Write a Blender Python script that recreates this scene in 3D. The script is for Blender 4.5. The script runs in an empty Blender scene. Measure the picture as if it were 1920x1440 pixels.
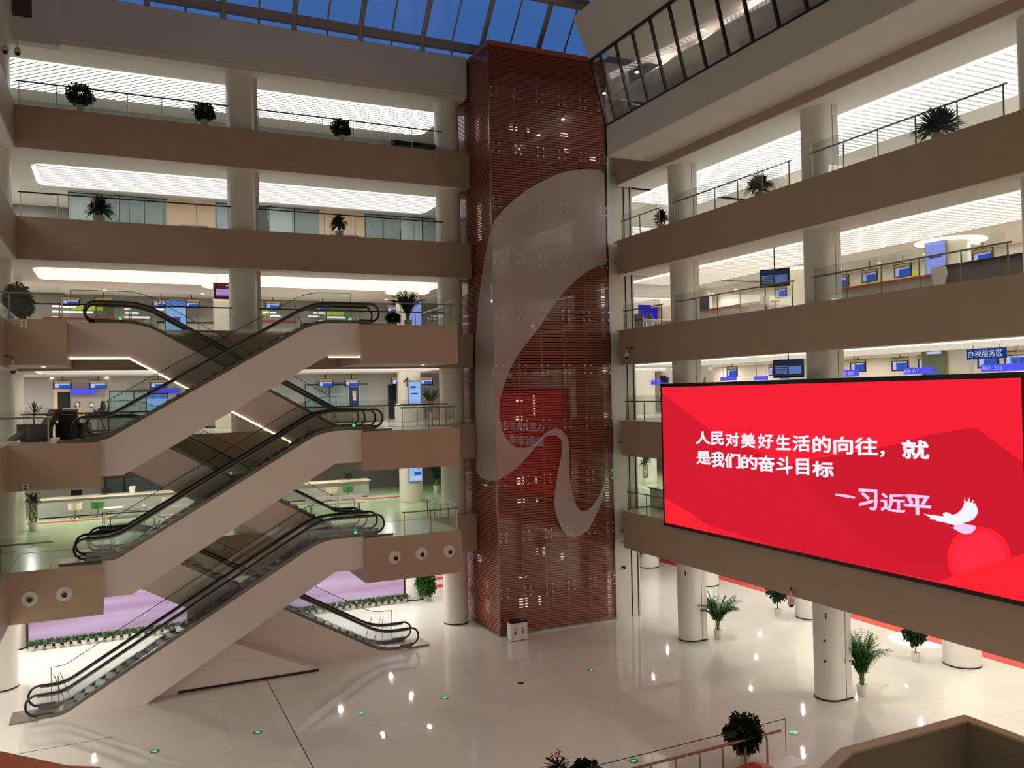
import bpy, math, random
import numpy as np
from mathutils import Vector, Matrix
random.seed(7)
PI = math.pi
SC = bpy.context.scene
COL = SC.collection

# ------------------------------------------------------------------ camera, sky, exposure
FPX, YAW, PITCH, ROLL, CAMZ = 1567.51, 0.43916714, 0.01138639, -0.0211493, 11.463
fw = np.array([math.sin(YAW)*math.cos(PITCH), math.cos(YAW)*math.cos(PITCH), math.sin(PITCH)])
rt = np.array([math.cos(YAW), -math.sin(YAW), 0.0]); upv = np.cross(rt, fw)
cr, sr = math.cos(ROLL), math.sin(ROLL)
RX, RU = cr*rt+sr*upv, -sr*rt+cr*upv
cam = bpy.data.cameras.new('camera'); cam.sensor_fit = 'HORIZONTAL'; cam.sensor_width = 36
cam.lens = FPX/1920*36; cam.clip_end = 400; cam.clip_start = .05
camo = bpy.data.objects.new('camera', cam); COL.objects.link(camo)
camo.matrix_world = Matrix(((RX[0], RU[0], -fw[0], 0), (RX[1], RU[1], -fw[1], 0), (RX[2], RU[2], -fw[2], CAMZ), (0, 0, 0, 1)))
SC.camera = camo

def at(px, py, ax, v):
    """point of the real plane ax = v seen at a pixel of the 1920 x 1440 photograph"""
    d = RX*((px-960)/FPX) + RU*(-(py-720)/FPX) + fw
    o = np.array([0, 0, CAMZ]); i = 'xyz'.index(ax)
    p = o + (v-o[i])/d[i]*d
    return Vector((float(p[0]), float(p[1]), float(p[2])))

W = bpy.data.worlds.new('dusk_sky'); SC.world = W; W.use_nodes = True
bg = W.node_tree.nodes['Background']; bg.inputs[0].default_value = (.045, .125, .36, 1); bg.inputs[1].default_value = 1.0
SC.view_settings.view_transform = 'Standard'; SC.view_settings.look = 'None'
SC.view_settings.exposure = 0.0; SC.view_settings.gamma = 1.0; SC.view_settings.use_curve_mapping = False
SC.cycles.max_bounces = 9; SC.cycles.diffuse_bounces = 5; SC.cycles.glossy_bounces = 4
SC.cycles.transparent_max_bounces = 28; SC.cycles.transmission_bounces = 4
SC.cycles.sample_clamp_indirect = 6; SC.cycles.sample_clamp_direct = 0
SC.cycles.caustics_reflective = False; SC.cycles.caustics_refractive = False
SC.cycles.use_denoising = True
CEIL_E = 2.05                      # luminous ceilings
GAL_W = 90                        # downlights inside the upper galleries
LAMP_W = 64                       # ground floor downlights, watts each

# ------------------------------------------------------------------ materials
def lin(c):
    return tuple((x/255/12.92 if x/255 <= .04045 else ((x/255+.055)/1.055)**2.4) for x in c)
MC = {}
def mat(name, rgb, rough=.6, metal=0., noise=0., nscale=6., spec=.5, coat=0., bump=0.):
    if name in MC: return MC[name]
    m = bpy.data.materials.new(name); m.use_nodes = True; n = m.node_tree.nodes; l = m.node_tree.links
    b = n['Principled BSDF']; c = lin(rgb)
    b.inputs['Base Color'].default_value = (*c, 1); b.inputs['Roughness'].default_value = rough
    b.inputs['Metallic'].default_value = metal; b.inputs['Specular IOR Level'].default_value = spec
    b.inputs['Coat Weight'].default_value = coat; b.inputs['Coat Roughness'].default_value = .05
    if noise or bump:
        tc = n.new('ShaderNodeTexCoord'); t = n.new('ShaderNodeTexNoise'); t.inputs['Scale'].default_value = nscale; t.inputs['Detail'].default_value = 4
        l.new(tc.outputs['Object'], t.inputs['Vector'])
        if noise:
            mx = n.new('ShaderNodeMix'); mx.data_type = 'RGBA'
            mx.inputs[6].default_value = (*[x*(1-noise) for x in c], 1); mx.inputs[7].default_value = (*[min(1, x*(1+noise)) for x in c], 1)
            l.new(t.outputs['Fac'], mx.inputs[0]); l.new(mx.outputs[2], b.inputs['Base Color'])
        if bump:
            bp = n.new('ShaderNodeBump'); bp.inputs['Strength'].default_value = bump; bp.inputs['Distance'].default_value = .02
            l.new(t.outputs['Fac'], bp.inputs['Height']); l.new(bp.outputs['Normal'], b.inputs['Normal'])
    MC[name] = m; return m
def emat(name, rgb, s=1.0, linear=False):
    if name in MC: return MC[name]
    m = bpy.data.materials.new(name); m.use_nodes = True; n = m.node_tree.nodes; n.clear()
    e = n.new('ShaderNodeEmission'); o = n.new('ShaderNodeOutputMaterial')
    e.inputs[0].default_value = (*(rgb if linear else lin(rgb)), 1); e.inputs[1].default_value = s
    m.node_tree.links.new(e.outputs[0], o.inputs[0]); MC[name] = m; return m
def gmat(name, tint=(.9, .94, .93), refl=.1, rough=.0):
    if name in MC: return MC[name]
    m = bpy.data.materials.new(name); m.use_nodes = True; n = m.node_tree.nodes; l = m.node_tree.links; n.clear()
    t = n.new('ShaderNodeBsdfTransparent'); t.inputs[0].default_value = (*tint, 1)
    g = n.new('ShaderNodeBsdfGlossy'); g.inputs['Roughness'].default_value = rough
    lw = n.new('ShaderNodeLayerWeight'); lw.inputs[0].default_value = .35
    mr = n.new('ShaderNodeMapRange'); mr.inputs[3].default_value = refl*.6; mr.inputs[4].default_value = min(1, refl*6)
    x = n.new('ShaderNodeMixShader'); o = n.new('ShaderNodeOutputMaterial')
    l.new(lw.outputs['Fresnel'], mr.inputs[0]); l.new(mr.outputs[0], x.inputs[0])
    l.new(t.outputs[0], x.inputs[1]); l.new(g.outputs[0], x.inputs[2]); l.new(x.outputs[0], o.inputs[0])
    MC[name] = m; return m

WHITE = mat('white_paint', (212, 205, 200), .55, noise=.03, nscale=1.5)
WHITE2 = mat('white_gloss_panel', (214, 208, 200), .28, noise=.02, nscale=2)
CEILW = mat('ceiling_white', (222, 214, 208), .7, noise=.02, nscale=1)
BROWN = mat('brown_cladding', (172, 148, 126), .5, noise=.06, nscale=1.2)
WALLG = mat('grey_wall', (168, 160, 155), .6, noise=.04, nscale=1)
WALLD = mat('dark_grey_wall', (105, 100, 98), .5, noise=.05, nscale=1)
COLW = mat('column_stone', (222, 217, 207), .35, noise=.04, nscale=3)
STEEL = mat('brushed_steel', (150, 142, 135), .3, 1.0)
DARKM = mat('dark_metal', (48, 44, 42), .4, .6)
BLACK = mat('black_rubber', (16, 16, 17), .35)
SLOT = mat('shadow_gap', (28, 26, 25), .8)
ESCW = mat('escalator_cladding', (222, 208, 200), .32, noise=.02, nscale=1)
STEP = mat('escalator_steps', (62, 60, 58), .45, .5)
DECK = mat('escalator_deck', (120, 116, 110), .32, .8)
CORTEN = mat('red_brown_slat', (176, 98, 74), .45, noise=.12, nscale=3)
CORE = mat('dark_core', (84, 42, 30), .8)
FILM = mat('frosted_film', (172, 158, 156), .55, noise=.03, nscale=1, coat=.6)
GLASS = gmat('clear_glass', (.95, .97, .965), .05)
GLASSR = gmat('tower_glass', (.97, .97, .97), .075)
GLASSD = gmat('grey_office_glass', (.55, .62, .62), .12)
SKYG = gmat('skylight_glass', (.93, .95, .97), .03)
POT = mat('white_pot', (215, 210, 200), .35)
SOIL = mat('soil', (50, 38, 30), .9)
LEAF = mat('leaf_green', (50, 92, 38), .7, noise=.35, nscale=9, spec=.2)
LEAFD = mat('leaf_dark', (30, 54, 30), .7, noise=.35, nscale=9, spec=.2)
LEAFL = mat('leaf_light', (82, 128, 52), .5, noise=.3, nscale=9)
STEMB = mat('bark', (92, 74, 52), .8, noise=.2, nscale=20)
REDS = mat('red_floor_stripe', (205, 62, 48), .3)
REDTOP = mat('red_counter_top', (190, 62, 42), .4)
CREAM = mat('cream_plastic', (220, 212, 188), .4)
GREEN = mat('green_plastic', (58, 132, 62), .4)
BEIGE = mat('beige_panel', (226, 196, 164), .5)
LIGHTW = emat('ceiling_diffuser_cool', (255, 252, 248), CEIL_E)
LIGHTY = emat('ceiling_diffuser_warm', (255, 244, 226), CEIL_E)
LAMP = emat('downlight_lens', (255, 240, 215), 14)
LEDS = emat('led_strip_warm', (255, 222, 185), 2.4)
BLUE1 = emat('screen_blue', (64, 100, 205), .7)
BLUE2 = emat('screen_pale_blue', (150, 190, 245), .9)
BLUE3 = emat('led_violet_blue', (86, 88, 238), 1.0)
YEL = emat('screen_yellow', (205, 170, 95), .55)
LIME = emat('lime_sign', (206, 216, 70), .8)
PALE = emat('screen_white', (205, 218, 245), .75)
GRN = emat('green_exit_led', (40, 225, 120), 1.6)

def floor_material():
    m = bpy.data.materials.new('polished_marble'); m.use_nodes = True; n = m.node_tree.nodes; l = m.node_tree.links
    b = n['Principled BSDF']; tc = n.new('ShaderNodeTexCoord')
    br = n.new('ShaderNodeTexBrick'); br.offset = 0; br.inputs['Scale'].default_value = 1.0
    br.inputs['Brick Width'].default_value = 1.6; br.inputs['Row Height'].default_value = 1.6; br.inputs['Mortar Size'].default_value = .006
    br.inputs['Color1'].default_value = (*lin((217, 213, 201)), 1); br.inputs['Color2'].default_value = (*lin((212, 208, 196)), 1)
    br.inputs['Mortar'].default_value = (*lin((194, 188, 176)), 1)
    no = n.new('ShaderNodeTexNoise'); no.inputs['Scale'].default_value = .55; no.inputs['Detail'].default_value = 3
    bp = n.new('ShaderNodeBump'); bp.inputs['Strength'].default_value = .035; bp.inputs['Distance'].default_value = .3
    l.new(tc.outputs['Object'], br.inputs['Vector']); l.new(tc.outputs['Object'], no.inputs['Vector'])
    l.new(br.outputs['Color'], b.inputs['Base Color']); l.new(no.outputs['Fac'], bp.inputs['Height']); l.new(bp.outputs['Normal'], b.inputs['Normal'])
    b.inputs['Roughness'].default_value = .04; b.inputs['Specular IOR Level'].default_value = .95
    return m
MARBLE = floor_material()
FLOORU = mat('gallery_floor', (196, 196, 184), .22, noise=.03, nscale=1)
FLOORG = mat('gallery_floor_green', (176, 196, 160), .22, noise=.03, nscale=1)

# ------------------------------------------------------------------ mesh builder
class B:
    def __init__(s): s.v = []; s.f = []
    def add(s, vs, fs):
        o = len(s.v); s.v += [Vector(p) for p in vs]; s.f += [tuple(i+o for i in f) for f in fs]; return s
    def box(s, x0, y0, z0, x1, y1, z1):
        x0, x1 = min(x0, x1), max(x0, x1); y0, y1 = min(y0, y1), max(y0, y1); z0, z1 = min(z0, z1), max(z0, z1)
        return s.add([(x0, y0, z0), (x1, y0, z0), (x1, y1, z0), (x0, y1, z0), (x0, y0, z1), (x1, y0, z1), (x1, y1, z1), (x0, y1, z1)],
                     [(0, 3, 2, 1), (4, 5, 6, 7), (0, 1, 5, 4), (1, 2, 6, 5), (2, 3, 7, 6), (3, 0, 4, 7)])
    def rbox(s, x0, y0, z0, x1, y1, z1, r=.04, n=3):
        """box with rounded vertical edges and a softened top"""
        pts = []
        for cx, cy, a in ((x1-r, y1-r, 0), (x0+r, y1-r, 1), (x0+r, y0+r, 2), (x1-r, y0+r, 3)):
            for k in range(n+1):
                t = (a+k/n)*PI/2; pts.append((cx+r*math.cos(t), cy+r*math.sin(t)))
        return s.prism(pts, 'z', z0, z1)
    def quad(s, a, b, c, d): return s.add([a, b, c, d], [(0, 1, 2, 3)])
    def prism(s, poly, ax, a, b):
        n = len(poly)
        def P(p, t): return {'x': (t, p[0], p[1]), 'y': (p[0], t, p[1]), 'z': (p[0], p[1], t)}[ax]
        vs = [P(p, a) for p in poly]+[P(p, b) for p in poly]
        fs = [tuple(range(n))[::-1], tuple(range(n, 2*n))]+[(i, (i+1) % n, n+(i+1) % n, n+i) for i in range(n)]
        return s.add(vs, fs)
    def cyl(s, p0, p1, r, n=16, r1=None):
        p0, p1 = Vector(p0), Vector(p1); d = (p1-p0); r1 = r if r1 is None else r1
        u = d.orthogonal().normalized() if abs(d.normalized().z) < .99 else Vector((1, 0, 0)); w = d.normalized().cross(u)
        vs = []
        for p, q in ((p0, r), (p1, r1)):
            vs += [p+u*q*math.cos(2*PI*i/n)+w*q*math.sin(2*PI*i/n) for i in range(n)]
        return s.add(vs, [tuple(range(n))[::-1], tuple(range(n, 2*n))]+[(i, (i+1) % n, n+(i+1) % n, n+i) for i in range(n)])
    def tube(s, pts, r, n=8, closed=False, flat=1.0):
        pts = [Vector(p) for p in pts]; m = len(pts); vs = []; up = Vector((0, 1, .01))
        for i, p in enumerate(pts):
            a = pts[(i-1) % m] if closed or i else p; b = pts[(i+1) % m] if closed or i < m-1 else p
            t = (b-a).normalized(); q = up if abs(t.dot(up.normalized())) < .95 else Vector((1, 0, 0))
            u = t.cross(q).normalized(); w = u.cross(t)
            vs += [p+u*r*flat*math.cos(2*PI*k/n)+w*r*math.sin(2*PI*k/n) for k in range(n)]
        fs = []
        for i in range(m if closed else m-1):
            j = (i+1) % m
            fs += [(i*n+k, i*n+(k+1) % n, j*n+(k+1) % n, j*n+k) for k in range(n)]
        if not closed: fs += [tuple(range(n))[::-1], tuple(range((m-1)*n, m*n))]
        return s.add(vs, fs)
    def lathe(s, prof, c=(0, 0, 0), n=20, ax='z'):
        vs = []; m = len(prof)
        for r, z in prof:
            for k in range(n):
                a = 2*PI*k/n; x, y = r*math.cos(a), r*math.sin(a)
                q = (x, y, z) if ax == 'z' else (x, -z, y) if ax == 'y' else (-z, x, y)
                vs.append((c[0]+q[0], c[1]+q[1], c[2]+q[2]))
        fs = [(i*n+k, i*n+(k+1) % n, (i+1)*n+(k+1) % n, (i+1)*n+k) for i in range(m-1) for k in range(n)]
        fs += [tuple(range(n))[::-1], tuple(range((m-1)*n, m*n))]
        return s.add(vs, fs)
    def ball(s, c, r, n=12, m=8):
        r = r if isinstance(r, (tuple, list)) else (r, r, r)
        return s.lathe([], c) if False else s.add(
            [(c[0]+r[0]*math.sin(PI*(i+.02)/(m+.04))*math.cos(2*PI*k/n), c[1]+r[1]*math.sin(PI*(i+.02)/(m+.04))*math.sin(2*PI*k/n), c[2]-r[2]*math.cos(PI*i/m)) for i in range(m+1) for k in range(n)],
            [(i*n+k, i*n+(k+1) % n, (i+1)*n+(k+1) % n, (i+1)*n+k) for i in range(m) for k in range(n)])
    def build(s, name, m, parent=None, smooth=False):
        me = bpy.data.meshes.new(name); o = parent.location if parent else Vector((0, 0, 0))
        if parent and parent.parent: o = o+parent.parent.location
        me.from_pydata([tuple(p-o) for p in s.v], [], s.f); me.materials.append(m); me.update()
        if smooth:
            me.polygons.foreach_set('use_smooth', [True]*len(me.polygons))
            try: me.set_sharp_from_angle(angle=.7)
            except Exception: pass
        ob = bpy.data.objects.new(name, me); COL.objects.link(ob)
        if parent: ob.parent = parent
        return ob

def tag(o, label=None, cat=None, group=None, kind=None):
    if label: o['label'] = label
    if cat: o['category'] = cat
    if group: o['group'] = group
    if kind: o['kind'] = kind
    return o
def thing(name, label, cat, loc=(0, 0, 0), group=None, kind=None):
    o = bpy.data.objects.new(name, None); o.empty_display_size = .1; o.location = Vector(loc); COL.objects.link(o)
    return tag(o, label, cat, group, kind)
def struct(name, b, m, parent=None):
    o = b.build(name, m, parent); o['kind'] = 'structure'; return o
def sub(b, name, m, part, smooth=False): return b.build(name, m, part, smooth)
def dup(root, loc, rotz=None, label=None, group=None, scale=None):
    r = root.copy(); COL.objects.link(r); r.location = Vector(loc)
    if rotz is not None: r.rotation_euler = (0, 0, rotz)
    if scale: r.scale = (scale,)*3 if not isinstance(scale, tuple) else scale
    if label: r['label'] = label
    if group: r['group'] = group
    for ch in list(root.children):
        c = ch.copy(); COL.objects.link(c); c.parent = r
        for g in list(ch.children):
            d = g.copy(); COL.objects.link(d); d.parent = c
    return r
def text(body, size, m, parent, org, xd, up, name='lettering', off=0., spacing=1.0, align='LEFT'):
    c = bpy.data.curves.new('t', 'FONT'); c.body = body; c.size = size; c.offset = off; c.space_character = spacing; c.align_x = align; c.extrude = .004
    t = bpy.data.objects.new('t', c); COL.objects.link(t)
    me = bpy.data.meshes.new_from_object(t.evaluated_get(bpy.context.evaluated_depsgraph_get()))
    bpy.data.objects.remove(t); bpy.data.curves.remove(c)
    xd, up = Vector(xd), Vector(up); nz = xd.cross(up); o = Vector(org)-(parent.location if parent else Vector())-(parent.parent.location if parent and parent.parent else Vector())
    me.transform(Matrix(((xd.x, up.x, nz.x, o.x), (xd.y, up.y, nz.y, o.y), (xd.z, up.z, nz.z, o.z), (0, 0, 0, 1))))
    me.materials.clear(); me.materials.append(m)
    ob = bpy.data.objects.new(name, me); COL.objects.link(ob); ob.parent = parent; return ob

# ------------------------------------------------------------------ levels
F = {1: 0., 2: 5.5, 3: 10., 4: 14.5, 5: 19., 6: 23.5}
BH = 1.73
CZ = {f: F[f+1]-BH+.1 for f in range(1, 6)}; CZ[6] = 26.35
YN, XE, XW, YS = 38.6, 22.64, -3.64, -.6
TX0, TX1, TY = 16.05, 22.48, 36.1
ORD = {1: 'ground', 2: 'second', 3: 'third', 4: 'fourth', 5: 'fifth', 6: 'sixth'}

# ground and slabs
struct('floor', B().box(-18, -13, -.3, 46, 62, 0), MARBLE)
def ring(z0, z1):
    b = B()
    b.box(-16, YN+.06, z0, TX0-.05, 58, z1); b.box(TX0-.05, 42.2, z0, 24.0, 58, z1); b.box(24.0, 36.4, z0, 44, 58, z1)
    b.box(XE+.06, YS, z0, 44, 35.9, z1); b.box(-16, YS, z0, XW-.06, YN+.06, z1); b.box(-16, -12, z0, 44, YS, z1)
    return b
for f in range(2, 7):
    struct('floor', ring(F[f]-.06, F[f]-.01), FLOORG if f == 2 else FLOORU)
for f in range(1, 6):
    struct('ceiling', ring(CZ[f], CZ[f]+.06), CEILW)
    struct('ceiling', ring(CZ[f]+.5, CZ[f]+.56), WALLD)
struct('ceiling', ring(CZ[6], CZ[6]+.06), CEILW)
# shell walls far behind the galleries
struct('wall_back', B().box(-16, 54.2, 0, 24, 54.4, 26.4), WALLG)
struct('wall_back', B().box(24, 57, 0, 44, 57.2, 26.4), WALLG)
struct('wall_right', B().box(37.4, -12, 0, 37.6, 57, 26.4), WALLG)
struct('wall_left', B().box(-16.2, -12, 0, -16, 58, 26.4), WALLG)
struct('wall_front', B().box(-16, -12.2, 0, 44, -12, 32), WALLG)

# brown balcony fascias, with the white slab edge behind each
def fascia(n, b, m): return struct('trim_%d' % n, b, m)
n = 1
def earc(x0, x1, y0, z0, z1):           # screen-side fascia with its rounded far end
    p = [(x0, YS), (x0, y0-.35)]+[(x0+.35-.35*math.cos(t), y0-.35+.35*math.sin(t)) for t in [PI/2*k/6 for k in range(1, 7)]]
    p += [(23.3, y0), (23.3, y0-.1)]+[(x0+.43-.33*math.cos(t), y0-.43+.33*math.sin(t)) for t in [PI/2*k/6 for k in range(6, -1, -1)]]+[(x1, YS)]
    return B().prism(p, 'z', z0, z1)
for f in range(2, 7):
    z1, z0 = F[f], F[f]-BH-(.1 if f == 2 else 0)
    fascia(n, B().box(XW, YN, z0, TX0-.02, YN+.06, z1), BROWN)
    fascia(n+1, B().box(XW, YN+.06, z0+.01, TX0-.05, YN+.62, z1-.02), CEILW)
    fascia(n+2, B().box(XW+.1, YN+.62, CZ[f-1]-.03, TX0-.3, YN+.72, CZ[f-1]+.02), SLOT)
    ze = 22.18 if f == 6 else z1
    fascia(n+3, earc(XE, XE+.08, 35.75, z0, ze), BROWN)
    fascia(n+4, B().box(XE+.08, YS, z0+.01, XE+.6, 35.6, ze-.02), CEILW)
    fascia(n+5, B().box(XE+.6, YS, CZ[f-1]-.03, XE+.7, 35.4, CZ[f-1]+.02), SLOT)
    fascia(n+6, B().box(XW-.06, YS, z0, XW, YN, z1), BROWN)
    fascia(n+7, B().box(XW-.6, YS, z0+.01, XW-.06, YN, z1-.02), CEILW)
    fascia(n+8, B().box(XW, YS-.06, z0, XE, YS, z1), BROWN)
    n += 9
# tall white roof fascia over the escalators, with stepped lower edge
fascia(n, B().box(XW, YN, 26.45, 15.98, YN+.1, 28.35), WHITE); n += 1
fascia(n, B().box(XW, YN+.1, 26.2, 15.9, YN+.7, 26.5), WHITE); n += 1
fascia(n, B().box(XW, YN+.1, 26.5, 15.9, YN+.6, 28.3), WHITE); n += 1
fascia(n, B().box(-12, 38.1, 25.9, -1.98, YN, 31), WHITE); n += 1
fascia(n, B().box(XW-.5, YS, 25.9, XW, 38.1, 31), WHITE); n += 1
fascia(n, B().box(XW, YS-.3, 25.9, XE, YS, 31.6), WHITE); n += 1
# pier panel closing the screen-side galleries next to the lift tower
pier = struct('wall_pier', B().box(TX1+.02, 36.12, 0, 23.98, 36.42, 28.2), WHITE2)
for x in (23.45, 23.83):
    struct('trim_%d' % n, B().box(x, 36.09, 0, x+.05, 36.13, 22.2), SLOT); n += 1
kb = B().cyl((22.95, 36.12, 2.55), (22.95, 36.0, 2.55), .06).ball((22.95, 35.98, 2.55), .08).build('door_handle', DARKM, None)
tag(kb, 'dark round lever on the tall white panel beside the lift tower', 'door handle')

# ------------------------------------------------------------------ overhanging sixth floor above the screen side
OX = 20.2
struct('ceiling', B().box(OX+.12, YS, 22.16, XE+.3, 32.3, 22.3), CEILW)
fascia(n, earc(XE, XE+.08, 35.75, 22.18, 23.5), BROWN); n += 1
fascia(n, B().box(XE+.08, 32.3, 22.18, XE+.6, 35.6, 23.48), CEILW); n += 1
fascia(n, B().box(OX, YS, 22.15, OX+.12, 32.42, 23.53), WHITE); n += 1
fascia(n, B().box(OX, 32.32, 22.15, XE+.3, 32.42, 23.53), WHITE); n += 1
fascia(n, B().prism([(19.45, 26.4), (18.62, 28.25), (18.9, 28.45), (23, 28.45), (23, 28.3), (19.75, 26.86), (19.75, 26.4)], 'y', YS, 32.42), WHITE); n += 1
struct('floor', B().box(OX+.1, YS, 23.2, 26, 32.3, 23.3), FLOORU)
struct('wall_gallery', B().box(25.6, YS, 23.3, 25.8, 32.4, 28), WALLG)
struct('ceiling', B().box(19.6, YS, 26.75, 25.7, 32.3, 26.85), CEILW)
struct('roof', B().box(22.9, YS, 28.45, 44, 58, 28.6), WALLD)
GLASSW = gmat('window_glass', (.94, .95, .95), .03)
bay = thing('sloping_window_band', 'sloping glazed band with dark mullions on the overhang above the screen side', 'window', (OX, 0, 23.53))
MUL = mat('dark_mullion', (52, 44, 40), .45, .4)
g = B(); g.quad((OX+.03, YS, 23.5), (OX+.03, 32.4, 23.5), (19.48, 32.4, 26.42), (19.48, YS, 26.42)); g.build('glass', GLASSW, bay)
B().box(OX-.03, YS, 23.5, OX+.1, 32.42, 23.58).build('sill_bar', MUL, bay)
B().box(19.4, YS, 26.36, 19.52, 32.42, 26.46).build('head_bar', MUL, bay)
for k in range(25):
    y = 31.55-1.28*k
    if y < YS: break
    B().prism([(OX-.02, 23.55), (OX+.1, 23.55), (19.54, 26.42), (19.42, 26.42)], 'y', y, y+.09).build('mullion', MUL, bay)
B().prism([(OX-.02, 23.55), (OX+.12, 23.55), (19.58, 26.42), (19.42, 26.42)], 'y', 32.3, 32.42).build('corner_post', MUL, bay)
g = B(); g.quad((OX+.05, 32.4, 23.55), (XE+.3, 32.4, 23.55), (XE+.3, 32.4, 26.4), (19.5, 32.4, 26.4)); g.build('glass', GLASS, bay)

# ------------------------------------------------------------------ skylight
GREYS = mat('skylight_steel', (150, 140, 128), .5, noise=.05, nscale=2)
sk = thing('sloping_skylight', 'sloping glazed roof strip with steel rafters above the lift tower', 'skylight', (6, 38.6, 28.3))
A0, A1 = Vector((0, 38.9, 28.9)), Vector((0, 36.35, 31.7))
B().quad((-9, A0.y, A0.z), (26, A0.y, A0.z), (26, A1.y, A1.z), (-9, A1.y, A1.z)).build('glass', SKYG, sk)
B().box(-9, 38.62, 28.68, 24, 38.9, 29.08).build('edge_beam', GREYS, sk)
B().cyl((-9, 36.35, 31.0), (24, 36.35, 31.0), .26, 20).build('ridge_pipe', GREYS, sk, True)
x = -4.9
while x < 23.5:
    B().tube([(x, 38.66, 28.3), (x, 38.66, 28.9), (x, 36.5, 31.25)], .13, 10).build('rafter', GREYS, sk, True)
    B().tube([(x+1.55, 38.75, 28.3), (x+1.55, 38.75, 28.95), (x+1.55, 36.5, 31.4)], .05, 8).build('mullion', GREYS, sk, True)
    x += 3.1
struct('roof', B().box(-16, -12, 31.9, 44, 35.2, 32.1), mat('roof_deck', (120, 112, 104), .7))
for k in range(4):
    y = 35.0-k*2.4
    fascia(n, B().box(-9, y-.16, 31.2, 24, y+.16, 31.9), GREYS); n += 1
for k in range(9):
    x = -3.3+3.1*k
    fascia(n, B().cyl((x, 36.3, 31.15), (x, 33.2, 31.9), .12, 10), GREYS); n += 1
struct('roof', B().box(-16, YN+.7, 28.3, 24, 58, 28.5), WALLD)

# ------------------------------------------------------------------ columns
def stadium(cx, cy, r, L, z0, z1):
    p = [(cx+r*math.cos(t), cy+r*math.sin(t)) for t in [PI/2+PI*k/16 for k in range(17)]]+[(cx+L, cy-r), (cx+L, cy+r)]
    return B().prism(p, 'z', z0, z1)
def round_column(cx, cy, r, z0, z1, label, guide=None, kick=True):
    t = thing('round_column', label, 'column', (cx, cy, z0), 'round columns in the galleries', 'thing')
    B().cyl((cx, cy, z0), (cx, cy, z1), r, 40).build('shaft', COLW, t, True)
    if kick and z0 == 0: B().cyl((cx, cy, z0), (cx, cy, z0+.06), r+.012, 40).build('plinth', DARKM, t, True)
    if guide: B().box(cx+r-.02, cy-.12, z0, cx+r+.14, cy+.1, z1).build('shutter_guide', WHITE2, t)
    return t
NX = (-4.5, 5.17, 15.22)
npos = {-4.5: 'at the corner, behind the escalators', 5.17: 'midway along, behind the escalators', 15.22: 'beside the lift tower'}
for f in range(1, 7):
    for x in NX:
        round_column(x, 39.6, .62, F[f], (CZ[f] if f < 6 else 26.2), 'round pale column on the %s floor %s' % (ORD[f], npos[x]), f > 1 and 0 < x < 10)
for f in range(1, 5):
    for x, w in ((-4.75, 'corner end'), (5.1, 'middle'), (14.9, 'lift tower end')):
        if f == 1 and x == 5.1: continue
        round_column(x, 45.75 if x < 0 else 45.45, .66, F[f], CZ[f], 'round white inner column at the %s of the %s floor behind the escalators' % (w, ORD[f]))
EY = ((31.58, 'nearest the lift tower'), (23.22, 'second from the lift tower'), (14.85, 'third from the lift tower'), (6.5, 'nearest the camera'))
for f in range(1, 6):
    for y, w in EY:
        if f < 6:
            t = thing('oval_column', 'round-fronted column on the %s floor of the screen side, %s' % (ORD[f], w), 'column', (23.62, y, F[f]), 'round-fronted columns on the screen side', 'thing')
            stadium(23.62, y, .53, .28, F[f], CZ[f]).build('shaft', COLW, t, True)
            B().box(23.93, y-.53, F[f], 24.2, y+.53, CZ[f]).build('shutter_guide', WHITE2, t)
            B().box(23.9, y-.51, F[f], 23.93, y+.51, CZ[f]).build('joint', SLOT, t)
            if f == 1:
                stadium(23.62, y, .545, .6, 0, .06).build('plinth', DARKM, t, True)
                B().box(23.18, y-.34, 3.0, 23.3, y-.22, 3.22).build('control_plate', DARKM, t)
                B().box(23.86, y-.55, 1.35, 23.93, y-.52, 1.5).build('keyhole_plate', STEEL, t)
                if w.startswith('second'):
                    B().ball((23.16, y-.27, 2.2), .05).build('sensor', DARKM, t, True); B().ball((23.16, y-.27, 1.45), .05).build('sensor', DARKM, t, True)
for f in (1, 2, 3, 4):
    for y, w in ((45.9, 'furthest back'), (39.9, 'behind the lift tower pier'), (31.7, 'in the middle'), (23.4, 'opposite the red screen'), (15.1, 'towards the camera')):
        round_column(31.1, y, .72, F[f], CZ[f], 'thick inner column on the %s floor screen side, %s' % (ORD[f], w))

# ------------------------------------------------------------------ luminous ceilings
def lum(f, x0, x1, y0, y1, m, label, diag=False, along='x'):
    z = CZ[f]-.02
    t = thing('luminous_ceiling', label, 'ceiling light', ((x0+x1)/2, (y0+y1)/2, z), 'luminous slatted ceiling panels')
    p = []; r = .55
    for cx, cy, a in ((x1-r, y1-r, 0), (x0+r, y1-r, 1), (x0+r, y0+r, 2), (x1-r, y0+r, 3)):
        p += [(cx+r*math.cos((a+k/4)*PI/2), cy+r*math.sin((a+k/4)*PI/2)) for k in range(5)]
    b = B(); b.add([(q[0], q[1], z) for q in p], [tuple(range(len(p)))[::-1]]); b.build('diffuser', m, t)
    s = B(); sl = mat('ceiling_slat', (205, 205, 203), .6)
    if diag:
        k = x0-4
        while k < x1:
            a, c = max(x0, k), min(x1, k+(y1-y0))
            if c > a: s.add([(a, y1-(a-k), z-.05), (a+.13, y1-(a-k), z-.05), (c+.13, y1-(c-k), z-.05), (c, y1-(c-k), z-.05)], [(0, 1, 2, 3)])
            k += .42
    elif along == 'x':
        y = y0+.15
        while y < y1-.1: s.box(x0+.2, y, z-(.06 if f > 4 or x0 > 20 else .03), x1-.2, y+.03, z-.012); y += .33
    else:
        x = x0+.15
        while x < x1-.1: s.box(x, y0+.25, z-.03, x+.025, y1-.25, z-.012); x += .3
    s.build('slats', sl, t)
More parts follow.
